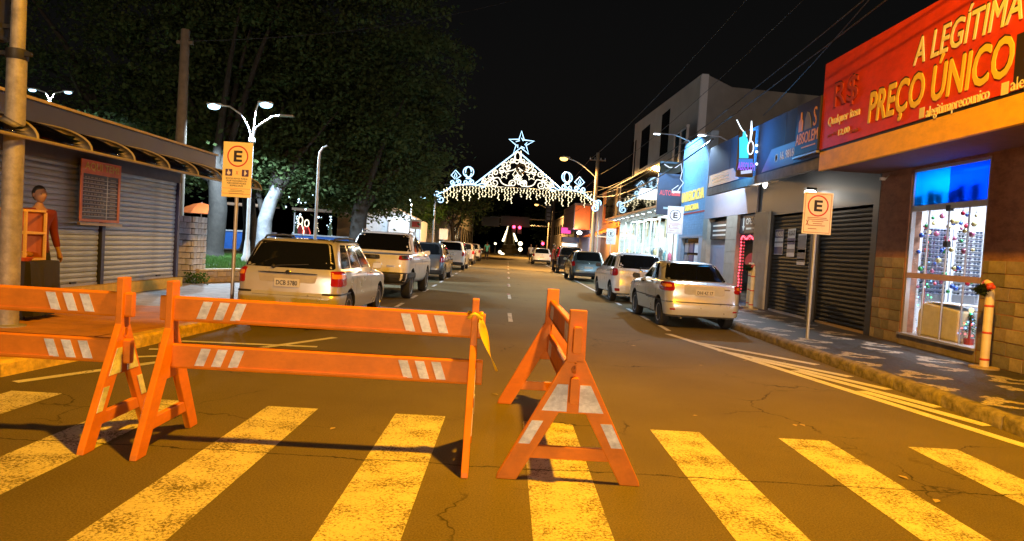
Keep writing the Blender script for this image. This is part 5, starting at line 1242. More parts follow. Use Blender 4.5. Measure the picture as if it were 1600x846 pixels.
def person(label, loc, rz, shirt, pants, arms='down', stride=.0, long_sleeve=False, group=None, scale=1):
    t = thing('person', label, 'person', loc, rz, group); t.scale = [scale] * 3      # faces local -Y
    hip, ch, sh = .93, 1.25, 1.43
    def arm(sg):
        if arms == 'down': return [((sg * .19, 0, 1.41), .055), ((sg * .235, .02, 1.14), .045), ((sg * .25, -.06, .90), .034), ((sg * .25, -.09, .84), .03)]
        return [((sg * .19, 0, 1.41), .055), ((sg * .25, -.03, 1.15), .045), ((sg * .20, -.24, 1.04), .034), ((sg * .19, -.31, 1.03), .03)]
    def leg(sg):
        d = stride * sg
        return [((sg * .09, 0, .88), .085), ((sg * .10, -.02 - d * .5, .50), .062), ((sg * .10, .02 - d, .10), .042), ((sg * .105, -.03 - d, .045), .042), ((sg * .115, -.13 - d, .035), .036)]
    ch_ = [([((0, .0, hip), (.135, .10)), ((0, 0, 1.08), (.125, .095)), ((0, .01, ch), (.15, .105)), ((0, .01, 1.40), (.13, .09)), ((0, 0, 1.50), .055), ((0, -.015, 1.57), .05)], None)]
    base = 6
    for sg in (-1, 1): ch_.append((arm(sg), 3))
    for sg in (-1, 1): ch_.append((leg(sg), 0))
    me = skinned('body', ch_, SKIN, t)
    bm = bmesh.new(); bm.from_mesh(me)
    H_ = MB()                                                  # head: cranium, jaw, nose, ears, and fingers
    n0 = len(H_.v); H_.ball((0, 0, 0), .1, 18, 14, (.78, .98, 1.18))
    for i in range(n0, len(H_.v)):
        v = H_.v[i]
        if v.z < 0: v.x *= 1 + v.z * 2.6; v.y = v.y * (1 + v.z * 1.2) - max(0, -v.z) * .12
        if v.y < -.05 and abs(v.x) < .02 and -.045 < v.z < .02: v.y -= .016
        if v.y < -.05 and .015 < abs(v.x) < .045 and .0 < v.z < .03: v.y += .008
        H_.v[i] = v + Vector((0, -.01, 1.655))
    for sg in (-1, 1): H_.ball((sg * .078, .012, 1.65), .03, 8, 6, (.35, .7, 1))
    for sg in (-1, 1):
        a = arm(sg); w_ = Vector(a[-1][0]); d = (w_ - Vector(a[-2][0])).normalized()
        H_.tube([w_ - d * .02, w_ + d * .04, w_ + d * .085], [.028, .036, .03], 8)
        sd = Vector((0, 1, 0)) if arms == 'down' else Vector((1, 0, 0)); sd = (sd - sd.dot(d) * d).normalized(); nb_ = d.cross(sd) * sg
        for k, ln in enumerate((.062, .075, .07, .055)):
            p0 = w_ + d * .08 + sd * (.026 - .0175 * k); H_.tube([p0, p0 + d * ln * .5 + nb_ * .004, p0 + d * ln * .9 - nb_ * .012 * 1.5], [.009, .0085, .006], 6)
        p0 = w_ + d * .015 + sd * .03; H_.tube([p0, p0 + d * .03 + sd * .022, p0 + d * .062 + sd * .026], [.011, .010, .007], 6)
    hm = H_.mesh('h'); bm.from_mesh(hm); bm.to_mesh(me); bm.free()
    mo('body', me, SKIN, t, smooth=80)
    k = 1.16
    sh_ = [([((0, 0, .76), (.165, .13)), ((0, 0, .90), (.158, .125)), ((0, 0, 1.08), (.145, .115)), ((0, .01, ch), (.168, .122)), ((0, .01, 1.40), (.148, .105)), ((0, 0, 1.475), .07)], None)]
    for sg in (-1, 1):
        a = arm(sg); q = [(a[0][0], .07), (tuple(Vector(a[0][0]).lerp(Vector(a[1][0]), .75)), .062)]
        if long_sleeve: q = [(a[0][0], .07), (a[1][0], .058), (a[2][0], .044)]
        sh_.append((q, 4))
    mo('shirt', skinned('shirt', sh_, shirt, t), shirt, t, smooth=80)
    pa = [([((0, 0, 1.02), (.145, .112)), ((0, 0, .86), (.145, .115))], None)]
    for sg in (-1, 1): l = leg(sg); pa.append(([(l[0][0], .10), (l[1][0], .078), (l[2][0], .06)], 1))
    mo('trousers', skinned('trousers', pa, pants, t), pants, t, smooth=80)
    hr = MB(); hr.ball((0, 0, 0), .105, 18, 12, (.80, 1.0, 1.12))
    hr.v = [Vector((v.x, v.y if v.y > -.03 else v.y * (.96 if v.z > .05 else .55), v.z if v.z > -.02 or v.y > .03 else .0)) + Vector((0, .008, 1.677)) for v in hr.v]
    hr.build('hair', HAIR, t, smooth=80)
    for sg in (-1, 1): MB().ball((sg * .032, -.092, 1.668), .012, 8, 6, (1.2, .6, .8)).build('eye', mat('eye_dark', (.03, .02, .02), .3, var=0), t)
    MB().ball((0, -.093, 1.605), .02, 8, 5, (1.3, .3, .3)).build('mouth', mat('lips', (.30, .10, .08), .5, var=0), t)
    return t
person('snack seller in a dark red shirt behind the glass case', (-6.86, 10.35, ZS), R(66), mat('shirt_red', (.16, .018, .012), .85), mat('trouser_dark', (.02, .02, .025), .85), 'down', long_sleeve=True, scale=1.03)
person('walker in a turquoise shirt in the far road', (-1.95, 68, 0), R(180), mat('shirt_teal', (.12, .55, .5), .8), mat('trouser_dark'), stride=.2)
person('walker in a white shirt near the far traffic light', (2.35, 70, 0), R(0), mat('shirt_white', (.7, .7, .7), .8), mat('trouser_dark'), stride=.15)
person('walker in a grey shirt crossing near the far traffic light', (3.2, 78, 0), R(30), mat('shirt_grey', (.3, .3, .33), .8), mat('trouser_blue', (.05, .07, .14), .8), stride=.2)
person('person in a red shirt standing beside the black car', (2.95, 44.5, 0), R(90), mat('shirt_bright', (.55, .08, .05), .8), mat('trouser_dark'))

# ------------------------------------------------------------------ the lit christmas arch
YA = 46.0
arch = thing('christmas_arch', 'street-spanning arch of white christmas lights with star and icicles', 'christmas lights', (.6, YA, 0))
ICE = glow('rope_blue_white', (.42, .72, 1.0), 2.6); WRM = glow('rope_warm_white', (1.0, .90, .66), 1.9); BUL = glow('icicle_bulb', (1.0, .86, .50), 2.4)
def A(u, v): return at(u, v, YA)
def rope(name, pts, m, r=.045, closed=False, sm=True, par=None):
    p = [A(u, v) for u, v in pts]
    if sm and len(p) > 2:
        q = []; n = len(p); rng = n if closed else n - 1
        for i in range(rng):
            p0, p1, p2, p3 = (p[(i - 1) % n], p[i], p[(i + 1) % n], p[(i + 2) % n]) if closed else (p[max(i - 1, 0)], p[i], p[i + 1], p[min(i + 2, n - 1)])
            for k in range(4):
                t_ = k / 4; q.append(.5 * ((2 * p1) + (p2 - p0) * t_ + (2 * p0 - 5 * p1 + 4 * p2 - p3) * t_ ** 2 + (3 * p1 - p0 - 3 * p2 + p3) * t_ ** 3))
        if not closed: q.append(p[-1])
        p = q
    return MB().tube(p, r * .72, 6, closed=closed).build(name, m, par or arch, True, smooth=70)
LT = lambda u: 290 + (u - 790) * .055         # slope of the level line in the picture (camera roll)
def ln(u, dv): return (u, LT(u) + dv)
for (u, base) in ((679, 400), (936, 405)):
    p = A(u, 330); MB().lathe([(.12, ZS), (.12, ZS + .03), (.06, ZS + .05), (.055, A(u, LT(u) + 18).z)], 12, (p.x, YA, 0)).build('post', GALV, arch, True, smooth=40)
MB().tube([A(*ln(695, 4)), A(*ln(790, 3)), A(*ln(925, 3))], .03, 6).build('truss_bar', GALV, arch, True)
def curl(cu, cv, r, a0, turns, sx=1):
    return [(cu + sx * r * (1 - .72 * i / 14) * math.cos(a0 + turns * 2 * math.pi * i / 14), cv + r * (1 - .72 * i / 14) * math.sin(a0 + turns * 2 * math.pi * i / 14)) for i in range(15)]
M_ = lambda pts: [(1606 - u + 2, v + (u - 803) * -.055 * -2 * -1 + 0) for u, v in pts]
def mir(pts):        # mirror about the arch axis, following the level line
    out = []
    for u, v in pts:
        u2 = 1618 - u; out.append((u2, v - LT(u) + LT(u2)))
    return out
def pair(name, pts, m, r=.045, closed=False, sm=True): rope(name, pts, m, r, closed, sm); rope(name, mir(pts), m, r, closed, sm)
# outline
pair('outline_rope', [(682, 303), (690, 301), (700, 296), (706, 291), (718, 289), (735, 288), (746, 290)], ICE, .055)
pair('outline_rope', [(740, 289), (770, 266), (804, 240)], ICE, .06, sm=False)
pair('end_scroll', curl(683, 303, 5, 1.2, 1.3), ICE, .05); pair('end_scroll', curl(689, 312, 6, -1.6, 1.4, -1), ICE, .05)
pair('base_scroll', [(744, 291), (752, 287), (758, 289), (756, 293), (751, 292)], ICE)
# finials: diamond and ringed ball
pair('diamond', [(705, 274), (712, 266), (720, 275), (712, 281)], ICE, .05, True, False); pair('diamond_core', [(712, 270), (714, 275), (712, 279), (710, 275)], ICE, .04, True, False)
pair('finial_scroll', curl(707, 285, 4, 0, 1.3), ICE); pair('finial_scroll', curl(717, 285, 4, 3.1, 1.3), ICE)
for rx, ry in ((8, 8), (4.5, 8)): pair('ball_ring', [(732 + rx * math.cos(a), 269 + ry * math.sin(a)) for a in [2 * math.pi * i / 14 for i in range(14)]], ICE, .045, True)
pair('ball_collar', [(728, 279), (736, 279.5)], ICE, .06, sm=False); pair('finial_scroll', curl(728, 285, 4, 0, 1.3), ICE); pair('finial_scroll', curl(737, 285, 4, 3.1, 1.3), ICE)
# star
def star(cu, cv, R1, R2, rot=0): return [(cu + (R1 if i % 2 == 0 else R2) * math.sin(math.pi * i / 5 + rot), cv - (R1 if i % 2 == 0 else R2) * math.cos(math.pi * i / 5 + rot)) for i in range(10)]
st = [(815, 205), (819, 219), (834.5, 221), (822, 227.5), (826, 241), (814, 231), (802, 240), (806.5, 227), (795.5, 218), (811, 218)]
rope('star_outline', st, ICE, .055, True, False)
for k in range(0, 10, 2): rope('star_ray', [st[k], (815, 225)] if False else [((st[k][0] * .45 + 814.7 * .55), (st[k][1] * .45 + 224.5 * .55)), (st[(k + 1) % 10][0] * .7 + 814.7 * .3, st[(k + 1) % 10][1] * .7 + 224.5 * .3)], ICE, .035, sm=False)
# bells
pair('bell', [(806, 250), (805, 244), (807, 239), (811, 238), (813, 243), (813.5, 250), (806, 250)], WRM, .04)
rope('bell_bow', [(803, 252), (808, 256), (814, 251), (820, 256), (826, 254)], WRM, .045); rope('centre_stem', [(814, 236), (814, 255)], WRM, .05, sm=False)
# tracery
for cu, cv, r, a0, tn, sx in ((801, 251, 4, 0, 1.4, 1), (789, 258, 5, 2, 1.4, 1), (783, 266, 5, 1, 1.3, -1), (774, 270, 5, 2.5, 1.4, 1), (766, 276, 5, .5, 1.3, -1), (764, 287, 5, 2, 1.4, 1), (773, 286, 6, 0, 1.3, -1), (801, 287, 6, 2.6, 1.4, 1), (807, 277, 5, .3, 1.3, -1), (795, 262, 4, 1.4, 1.2, 1), (756, 284, 4, .8, 1.2, 1)):
    pair('scroll', curl(cu, cv, r, a0, tn, sx), WRM, .04)
for cu, cv, R1 in ((794.5, 256, 5), (788, 273, 7.5), (757, 281, 4), (770, 279, 4)): pair('small_star', star(cu, cv, R1, R1 * .45, .1), WRM, .035, True, False)
pair('sweep', [(758, 289), (770, 280), (779, 278), (784, 286), (792, 290), (801, 290)], WRM, .045); pair('sweep', [(780, 266), (790, 268), (802, 266), (808, 262)], WRM, .04)
pair('diamond', [(806, 266), (810, 273), (806, 280), (801, 273)], WRM, .04, True, False); rope('centre_heart', [(808, 260), (814, 258), (820, 261), (819, 267), (814, 271), (808, 267)], mat('garland_brown', (.10, .06, .02), .8), .09, True)
rope('centre_scroll', curl(811, 285, 4, 0, 1.3), WRM, .04); rope('centre_scroll', curl(819, 286, 4, 3.1, 1.3, -1), WRM, .04)
rope('base_rope', [ln(748, 3), ln(780, 3), ln(815, 3), ln(850, 3), ln(880, 3)], WRM, .04, sm=False)
# icicles
for i in range(48):
    u = 694 + i * 4.98; l = random.choice((6, 9, 12, 15, 19, 23)); y0 = LT(u) + (4 if 708 < u < 918 else 4 + .55 * max(708 - u, u - 918))
    t_ = MB(); n = max(2, int(l / 2.6)); wob = random.uniform(0, 6)
    p0, p1 = A(u, y0), A(u, y0 + l); t_.tube([p0, p1], .008, 4)
    for k in range(n + 1): q = p0.lerp(p1, k / n); t_.ball(q + Vector((.05 * math.sin(wob + 2.2 * k), .03 * math.cos(wob + 3 * k), 0)), random.uniform(.022, .042), 6, 4, (1, 1, 1.3))
    t_.build('icicle_string', BUL, arch, True)
lamp('arch_light', 'AREA', (.6, YA - .3, 5.4), (.85, .92, 1), 110, arch, size=8, sizey=1.2, to=(0, -.6, -1))

# ------------------------------------------------------------------ far street lamps, poles, wires
street_lamp('sodium street lamp on a slim arm above the arch', (5.62, 47.2, ZS), (3.45, 46.6, 7.5), 7.0, 13000, (1, .52, .14), es=4)
street_lamp('far sodium street lamp beyond the arch', (5.2, 92, ZS), (3.5, 91, 7.0), 7.0, 13000, (1, .52, .14), es=4)
WOOD = mat('pole_concrete', (.15, .12, .09), .9, var=.2)
def upole(lab, x, y, h, arms=2, name='utility_pole'):
    t = thing(name, lab, 'utility pole', (x, y, ZS), group='utility poles')
    MB().lathe([(.17, 0), (.11, h)], 12).build('shaft', WOOD, t, smooth=40)
    for k in range(arms): MB().cbox((0, 0, h - .5 - k * .9), 1.1, .07, .08).build('crossarm', WOOD, t)
    for k in range(arms):
        for x_ in (-.5, -.2, .2, .5): MB().lathe([(.03, 0), (.045, .04), (.03, .08), (.04, .12), (.01, .15)], 8, (x_, 0, h - .45 - k * .9)).build('insulator', CHRM, t)
    return t
upole('brown utility pole in front of the orange shop', 5.75, 47.9, 8.0, 1)
pp = upole('far utility pole carrying a dark hanging banner', 5.0, 80, 8.0)
MB().box(-.9, -.2, -.03, .03, 4.2, 6.4).build('banner', mat('banner_dark', (.05, .045, .05), .6), pp)
for i in range(4): MB().box(-.75, -.35, -.035, -.031, 4.5 + i * .45, 4.8 + i * .45).build('printed_block', pm[2], pp)
o = thing('utility_pole', 'tall wooden pole rising behind the kiosk roof', 'utility pole', (-10.3, 22, ZS), group='utility poles')
MB().lathe([(.19, 0), (.13, 7.4)], 12).build('shaft', WOOD, o, smooth=40); MB().cbox((0, 0, 7.0), .5, .1, .1).build('crossarm', WOOD, o)
CAB = mat('cable', (.025, .023, .022), .6, var=0)
def wire(a, b, sag, lab, r=.012):
    a, b = Vector(a), Vector(b); pts = [a.lerp(b, i / 18) - Vector((0, 0, sag * 4 * (i / 18) * (1 - i / 18))) for i in range(19)]
    tag(MB().tube(pts, r, 5).build('overhead_wire', CAB, smooth=60), lab, 'wire', 'overhead wires')
for k, (dx, z0, z1, sg) in enumerate(((-.6, 8.3, 7.6, .5), (.2, 7.6, 6.7, .7), (.1, 6.6, 5.6, .8), (.25, 6.3, 5.3, .7))):
    wire((5.5 + dx * .3, 3.2, z0), (5.75 + dx, 47.9, z1), sg, ('highest thin', 'second thin', 'lower thick', 'lowest thick')[k] + ' overhead wire along the right pavement', .008 if k < 2 else .013)
    wire((5.75 + dx, 47.9, z1), (5.0 + dx, 80, z1), .5, ('highest', 'second', 'third', 'lowest')[k] + ' wire running on beyond the brown utility pole', .011)
wire((5.75, 47.9, 5.9), (XW, 30.9, 5.7), .5, 'service cable from the pole to the blue wall', .015); wire((6.3, 22.4, 5.3), (5.75, 47.9, 5.2), .6, 'thick cable sagging past the mirror canopy', .03)
wire((5.5, 3.2, 8.4), (6.4, 18.3, 5.3), .3, 'service drop to the neon sign'); wire((-10.3, 22, 7.2), (1.5, 30, 12.5), .5, 'thin wire rising from the wooden pole')

# ------------------------------------------------------------------ trees
BARK = mat('bark_grey', (.032, .028, .024), .9, var=.35, scale=5, bump=.9, bscale=10); BARKW = mat('bark_whitewashed', (.26, .27, .29), .85, var=.35, scale=3, bump=.6, bscale=9)
LEAF = leafmat('leaf_dark', (.035, .06, .022), (.09, .13, .05)); LEAF2 = leafmat('leaf_fresh', (.04, .10, .02), (.10, .20, .05))
def tree(label, base, h, tr, crown, n_cl, per, lm=LEAF, bark=BARK, lsz=.20, seed=1, lean=(0, 0)):
    """crown: list of ellipsoids (cx,cy,cz,rx,ry,rz) in world coordinates"""
    rnd = random.Random(seed); t = thing('plaza_tree', label, 'tree', base, group='trees of the plaza')
    b = Vector(base); top = b + Vector((lean[0], lean[1], h))
    m = MB(); pts = [b.lerp(top, f) + Vector((.12 * math.sin(5 * f + seed), .1 * math.cos(4 * f), 0)) for f in (0, .04, .12, .3, .55, .8, 1)]
    m.tube(pts, [tr * 1.5, tr * 1.15, tr, tr * .88, tr * .82, tr * .75, tr * .6], 14)
    trunk = m.build('trunk', bark, t, True, smooth=60)
    cl = []
    while len(cl) < n_cl:
        e = rnd.choice(crown); d = Vector((rnd.gauss(0, 1), rnd.gauss(0, 1), rnd.gauss(0, 1))).normalized() * (rnd.random() ** .4)
        cl.append(Vector((e[0] + d.x * e[3], e[1] + d.y * e[4], e[2] + d.z * e[5])))
    lb = MB()
    for k in range(9):
        e = rnd.choice(cl); s0 = pts[-1 - k % 3]; mid = s0.lerp(e, .5) + Vector((0, 0, .5)); lb = MB()
        lb.tube([s0, mid, e], [tr * .42, tr * .24, tr * .06], 7); lb.build('limb', BARK, trunk, True, smooth=60)
    f = MB()
    for c in cl:
        s = rnd.uniform(.55, 1.25)
        for i in range(per):
            d = Vector((rnd.gauss(0, 1), rnd.gauss(0, 1), rnd.gauss(0, .7))) * (.42 * s); p = c + d
            a = Vector((rnd.uniform(-1, 1), rnd.uniform(-1, 1), rnd.uniform(-.9, .3))).normalized() * lsz * rnd.uniform(.6, 1.3); w_ = a.cross(Vector((rnd.uniform(-1, 1), rnd.uniform(-1, 1), 1))).normalized() * lsz * .32
            n = len(f.v); f.v += [p - a * .5, p + w_, p + a * .5, p - w_]; f.f.append((n, n + 1, n + 2, n + 3))
    f.build('crown', lm, t, True); return t
tree('broad dark tree whose crown hangs over the parked pickup', (-6.6, 31.5, ZS), 4.2, .42, [(-8.0, 32.5, 8.5, 5.6, 4, 5.0), (-5.8, 31.5, 9.5, 3.6, 4, 4.4), (-8.5, 33, 5.0, 5.0, 3.5, 2.0), (-5.0, 31.5, 6.0, 2.6, 3, 2.6), (-6.6, 32.5, 3.7, 2.8, 2, 1.2)], 460, 90, seed=3, lsz=.21)
tree('ringed dark trunk tree behind the stone pier', (-11.2, 27.0, .3), 3.6, .40, [(-12.5, 31.5, 8.0, 5, 4, 4), (-12.0, 29.5, 4.9, 3.2, 2.2, 1.7), (-11, 31, 10.5, 4, 3, 3)], 260, 95, seed=5, lsz=.24)
tree('whitewashed trunk tree beside the twin lamp post', (-10.05, 28.6, .3), 3.0, .34, [(-9.4, 31, 7.2, 3.6, 3, 3.0), (-9.4, 29.8, 4.4, 2.2, 1.6, 1.5)], 170, 95, bark=BARKW, seed=8, lean=(.6, 0), lsz=.22)
tree('tall tree rising behind the kiosk roof', (-19.5, 34, .3), 6, .5, [(-20, 34, 10, 6.5, 5, 6), (-15, 33, 9, 5, 5, 5), (-18.5, 33, 4.6, 5, 3, 1.8)], 420, 85, seed=11, lsz=.22)
tree('dark tree in the middle of the plaza', (-14.0, 38, .3), 5, .4, [(-13, 38, 9, 5.5, 4, 5), (-10, 38, 5.0, 4, 3, 1.8)], 220, 75, seed=13, lsz=.22)
tree('small fresh green tree lit from below beyond the pickup', (-7.4, 56, .2), 2.2, .16, [(-7.3, 56, 3.6, 2.0, 1.8, 1.7)], 60, 70, LEAF2, seed=17, lsz=.18)
tree('dark street tree behind the arch', (-4.9, 63, ZS), 3.2, .22, [(-4.6, 63, 5.0, 3.4, 3, 1.8)], 90, 60, seed=19, lsz=.24)
tree('black tree closing the far end of the street', (-7, 118, 0), 5, .5, [(-7, 118, 8, 7, 5, 5.5)], 150, 50, seed=23, lsz=.5)
tree('black tree beside the far signal gantry', (13, 128, 0), 5, .5, [(9, 128, 7, 7, 5, 5)], 150, 50, seed=29, lsz=.5)

# ------------------------------------------------------------------ plaza
lawn = struct(MB().prism([(-8.0, 17.6), (-7.6, 17.6), (-6.3, 20.4), (-5.9, 26), (-6.2, 35), (-22, 35), (-22, 17.6)], lambda x, y: (x, y, ZS), lambda x, y: (x, y, .40)).build('lawn', mat('turf', (.035, .06, .02), .95, var=.4, scale=4)))
gr = MB(); rnd = random.Random(4)
for i in range(26000):
    x, y = rnd.uniform(-14, -6.0), rnd.uniform(17.4, 30)
    if x > -7.75 + (y - 17.6) * .42 - .05: continue
    h = rnd.uniform(.05, .13); a = rnd.uniform(0, 6.28); d = Vector((math.cos(a), math.sin(a), 0)) * .012; l = Vector((rnd.uniform(-.04, .04), rnd.uniform(-.04, .04), h))
    p = Vector((x, y, .40)); n = len(gr.v); gr.v += [p - d, p + d, p + l]; gr.f.append((n, n + 1, n + 2))
o = gr.build('grass', leafmat('grass_blade', (.05, .13, .025), (.12, .24, .06))); o['kind'] = 'stuff'; tag(o, 'short green grass on the raised plaza lawn', 'grass')
STW = [mat('block_%s' % n, c, .85, var=.3, scale=6, bump=.8, bscale=14) for n, c in (('pale', (.62, .64, .68)), ('grey', (.48, .50, .54)), ('warm', (.55, .54, .52)))]
bl = []
for m_ in STW:
    b = MB().box(.010, .168, -.04, .03, .010, .138); b.v = [v + Vector((random.uniform(-.008, .008), random.uniform(-.015, .0), random.uniform(-.008, .008))) for v in b.v]; me = b.mesh('stone_block'); me.materials.append(m_); bl.append(me)
pier = thing('stone_pier', 'rough pale stone pier at the corner of the kiosk', 'stone pier', (-8.14, 17.15, ZS))
MB().box(-.48, .48, 0, .7, 0, 1.62).build('core', mat('mortar_dark', (.10, .10, .10), .9), pier)
for r_ in range(11):
    for c_ in range(6 if r_ % 2 else 5):
        o = inst('stone_block', random.choice(bl), pier, (-.5 + c_ * .176 + (0 if r_ % 2 else .09), -.02, r_ * .147))
    for c_ in range(4): o = inst('stone_block', random.choice(bl), pier, (.50, c_ * .176, r_ * .147), R(90))
low = thing('planter_wall', 'low yellowish stone wall edging the plaza lawn', 'low wall', (-7.55, 17.3, ZS))
STY = [mat('cap_%s' % n, c, .85, var=.3, scale=6, bump=.6) for n, c in (('ochre', (.50, .38, .20)), ('tan', (.42, .33, .22)))]
d = Vector((-6.25 + 7.55, 20.4 - 17.3, 0)); L_ = d.length; d.normalize(); ang = math.atan2(d.y, d.x); n_ = Vector((-d.y, d.x, 0))
Mw = MB(); Mw.cbox(d * L_ / 2 + n_ * .13 + Vector((0, 0, .14)), L_, .2, .28, ang); Mw.build('core', STY[1], low)
for r_ in range(2):
    k = 0; x = 0 if r_ else .12
    while x < L_ - .1:
        w_ = random.uniform(.22, .42); b = MB().box(.006, w_ - .006, -.03, .05, .005, .135); b.v = [v + Vector((random.uniform(-.008, .008), random.uniform(-.015, .005), random.uniform(-.006, .006))) for v in b.v]
        o = b.build('stone_block', STY[k % 2], low, loc=d * x + Vector((0, 0, r_ * .14)), bevel=.008); o.rotation_euler.z = ang; x += w_; k += 1
x = 0
while x < L_: o = MB().box(0, .48, -.06, .26, 0, .05).build('coping_stone', STY[0], low, loc=d * x + Vector((0, 0, .285)), bevel=.01); o.rotation_euler.z = ang; x += .49
for i in range(5):
    p = thing('leafy_weed', 'small leafy weed at the foot of the stone pier', 'plant', (-7.62 + i * .1, 16.95 + .05 * (i % 2), ZS), group='weeds by the pier')
    f = MB()
    for k in range(40): a = random.uniform(0, 6.28); c = Vector((.12 * math.cos(a) * random.random(), .1 * math.sin(a) * random.random(), random.uniform(.0, .25))); e = Vector((random.uniform(-1, 1), random.uniform(-1, 1), random.uniform(0, 1))).normalized() * .07; w_ = e.orthogonal().normalized() * .02; f.add([c, c + e * .5 + w_, c + e, c + e * .5 - w_], [(0, 1, 2, 3)])
    f.build('leaves', LEAF2, p)
    MB().tube([(0, 0, 0), (.02, .01, .2)], .006, 5).build('stem', BARK, p)
# twin-headed led lamp post
lp = thing('plaza_lamp', 'tall white lamp post with two glowing blue-white led heads', 'lamp post', (-9.02, 24.5, .3))
WM = mat('white_metal', (.62, .63, .65), .45, .2)
MB().lathe([(.17, 0), (.17, .25), (.12, .35), (.09, .8), (.065, .9), (.055, 4.25)], 14).build('pole', WM, lp, smooth=40)
MB().lathe([(.06, 4.22), (.11, 4.26), (.11, 4.38), (.06, 4.42)], 12).build('collar', WM, lp, smooth=40)
LL = glow('led_lens', (.42, .76, 1), 4)
for k, (dx, dz, lit) in enumerate(((-1.12, 5.40, 1), (.26, 5.56, 1), (1.0, 5.16, 0))):
    pts = [(0, 0, 4.3), (dx * .12, -.02, 4.75), (dx * .35, -.05, dz - .25), (dx * .7, -.08, dz), (dx, -.1, dz + .02)]
    MB().tube(pts, .03, 8).build('arm', WM, lp, smooth=60)
    sg = 1 if dx > 0 else -1
    h_ = MB().cbox((dx + sg * .18, -.1, dz + .04), .5, .2, .08).build('lamp_head', WM if lit else GALV, lp, bevel=.03)
    if lit:
        MB().ball((dx + sg * .2, -.1, dz - .03), .17, 12, 8, (1.3, .8, .7)).build('led_panel', LL, lp, smooth=70)
        lamp('led_light', 'SPOT', (-9.02 + dx + sg * .2, 24.4, .3 + dz - .18), LED, 3800, lp, .1, 148)
def small_lamp(lab, x, y, h, power, lit=True):
    t = thing('plaza_lamp', lab, 'lamp post', (x, y, .3), group='led plaza lamps')
    MB().lathe([(.07, 0), (.045, h)], 10).build('pole', WM, t, smooth=40)
    for sg in (-1, 1):
        MB().tube([(0, 0, h - .1), (sg * .2, 0, h + .25), (sg * .6, 0, h + .35)], .025, 6).build('arm', WM, t, smooth=60)
        MB().cbox((sg * .75, 0, h + .36), .4, .16, .06).build('lamp_head', WM, t, bevel=.02)
        MB().ball((sg * .75, 0, h + .3), .12, 10, 6, (1.3, .8, .5)).build('led_panel', LL, t, smooth=70)
    lamp('led_light', 'SPOT', (x, y - .1, .3 + h + .15), LED, power, t, .15, 160); return t
small_lamp('led lamp post half hidden behind the kiosk roof', -19.6, 30, 6.2, 1500)
small_lamp('added led lamp post lighting the blue stalls of the plaza', -14.3, 38.5, 4.4, 2600)  # lamp put in front of the stalls and umbrella to light them
small_lamp('led lamp post beyond the pickup by the white tent', -6.45, 46.3, 3.7, 1100)
sp = thing('slim_post', 'slim bare post with a bent tip in front of the trees', 'post', (-6.55, 24, .3))
MB().tube([(0, 0, 0), (0, 0, 3.75), (.02, 0, 3.98), (.12, 0, 4.15), (.26, 0, 4.22)], [.055, .045, .04, .03, .02], 10).build('shaft', GALV, sp, smooth=50); MB().lathe([(.1, 0), (.1, .04), (.06, .05)], 12).build('base', GALV, sp)
# white tent, blue stalls, umbrella, christmas figures
tent = thing('white_tent', 'large bright white tent lit at the back of the plaza', 'tent', (-8.3, 49, .2))
MB().prism([(-2.2, 0), (2.2, 0), (2.2, 2.6), (0, 3.6), (-2.2, 2.6)], lambda x, z: (x, 0, z), lambda x, z: (x, 4, z)).build('canvas', mat('tent_white', (.78, .80, .82), .7), tent)
for x in (-2.2, 0, 2.2): MB().lathe([(.05, 0), (.05, 2.6)], 8, (x, -.06, 0)).build('pole', WM, tent)
BLU = mat('stall_blue', (.03, .14, .50), .5)
def bstall(lab, x0, x1, y, zc=1.25):
    t = thing('blue_stall', lab, 'stall', ((x0 + x1) / 2, y, .3), group='blue stalls on the plaza'); h = (x1 - x0) / 2
    MB().box(-h, h, 0, 1.6, 0, zc - .2).build('counter', BLU, t); MB().box(-h - .05, h + .05, -.06, 1.66, zc - .2, zc - .12).build('counter_top', WM, t)
    for x in (-h + .05, h - .05): MB().lathe([(.04, zc - .12), (.04, 2.6 if x0 < -10 else zc + .3)], 8, (x, .05, 0)).build('pole', WM, t)
    if x0 < -10: MB().box(-h - .1, h + .1, -.1, 1.7, 2.6, 2.75).build('roof', mat('stall_brown', (.25, .16, .1), .7), t)
bstall('blue stall between the ringed trunk and the lamp post', -16.9, -14.3, 42); bstall('long blue stall behind the silver estate', -13.4, -9.6, 44); bstall('blue stall beside the big dark trunk', -9.2, -7.2, 46)
um = thing('orange_umbrella', 'orange market umbrella beyond the stone pier', 'umbrella', (-17.6, 40.5, .3))
MB().lathe([(.03, 0), (.03, 2.6)], 8).build('pole', WM, um)
MB().lathe([(1.35, 1.95), (.9, 2.28), (.45, 2.48), (.001, 2.58)], 8).build('canopy', mat('umbrella_orange', (.75, .16, .03), .7), um)
for k in range(8): a = math.pi * 2 * k / 8; MB().tube([(1.34 * math.cos(a), 1.34 * math.sin(a), 1.94), (.3 * math.cos(a), .3 * math.sin(a), 2.46)], .012, 5).build('rib', WM, um)
FW = glow('figure_warm', (1, .86, .6), 2.2); FR = glow('figure_red', (1, .08, .06), 1.0); FC = glow('figure_cool', (.6, .85, 1), 2.2)
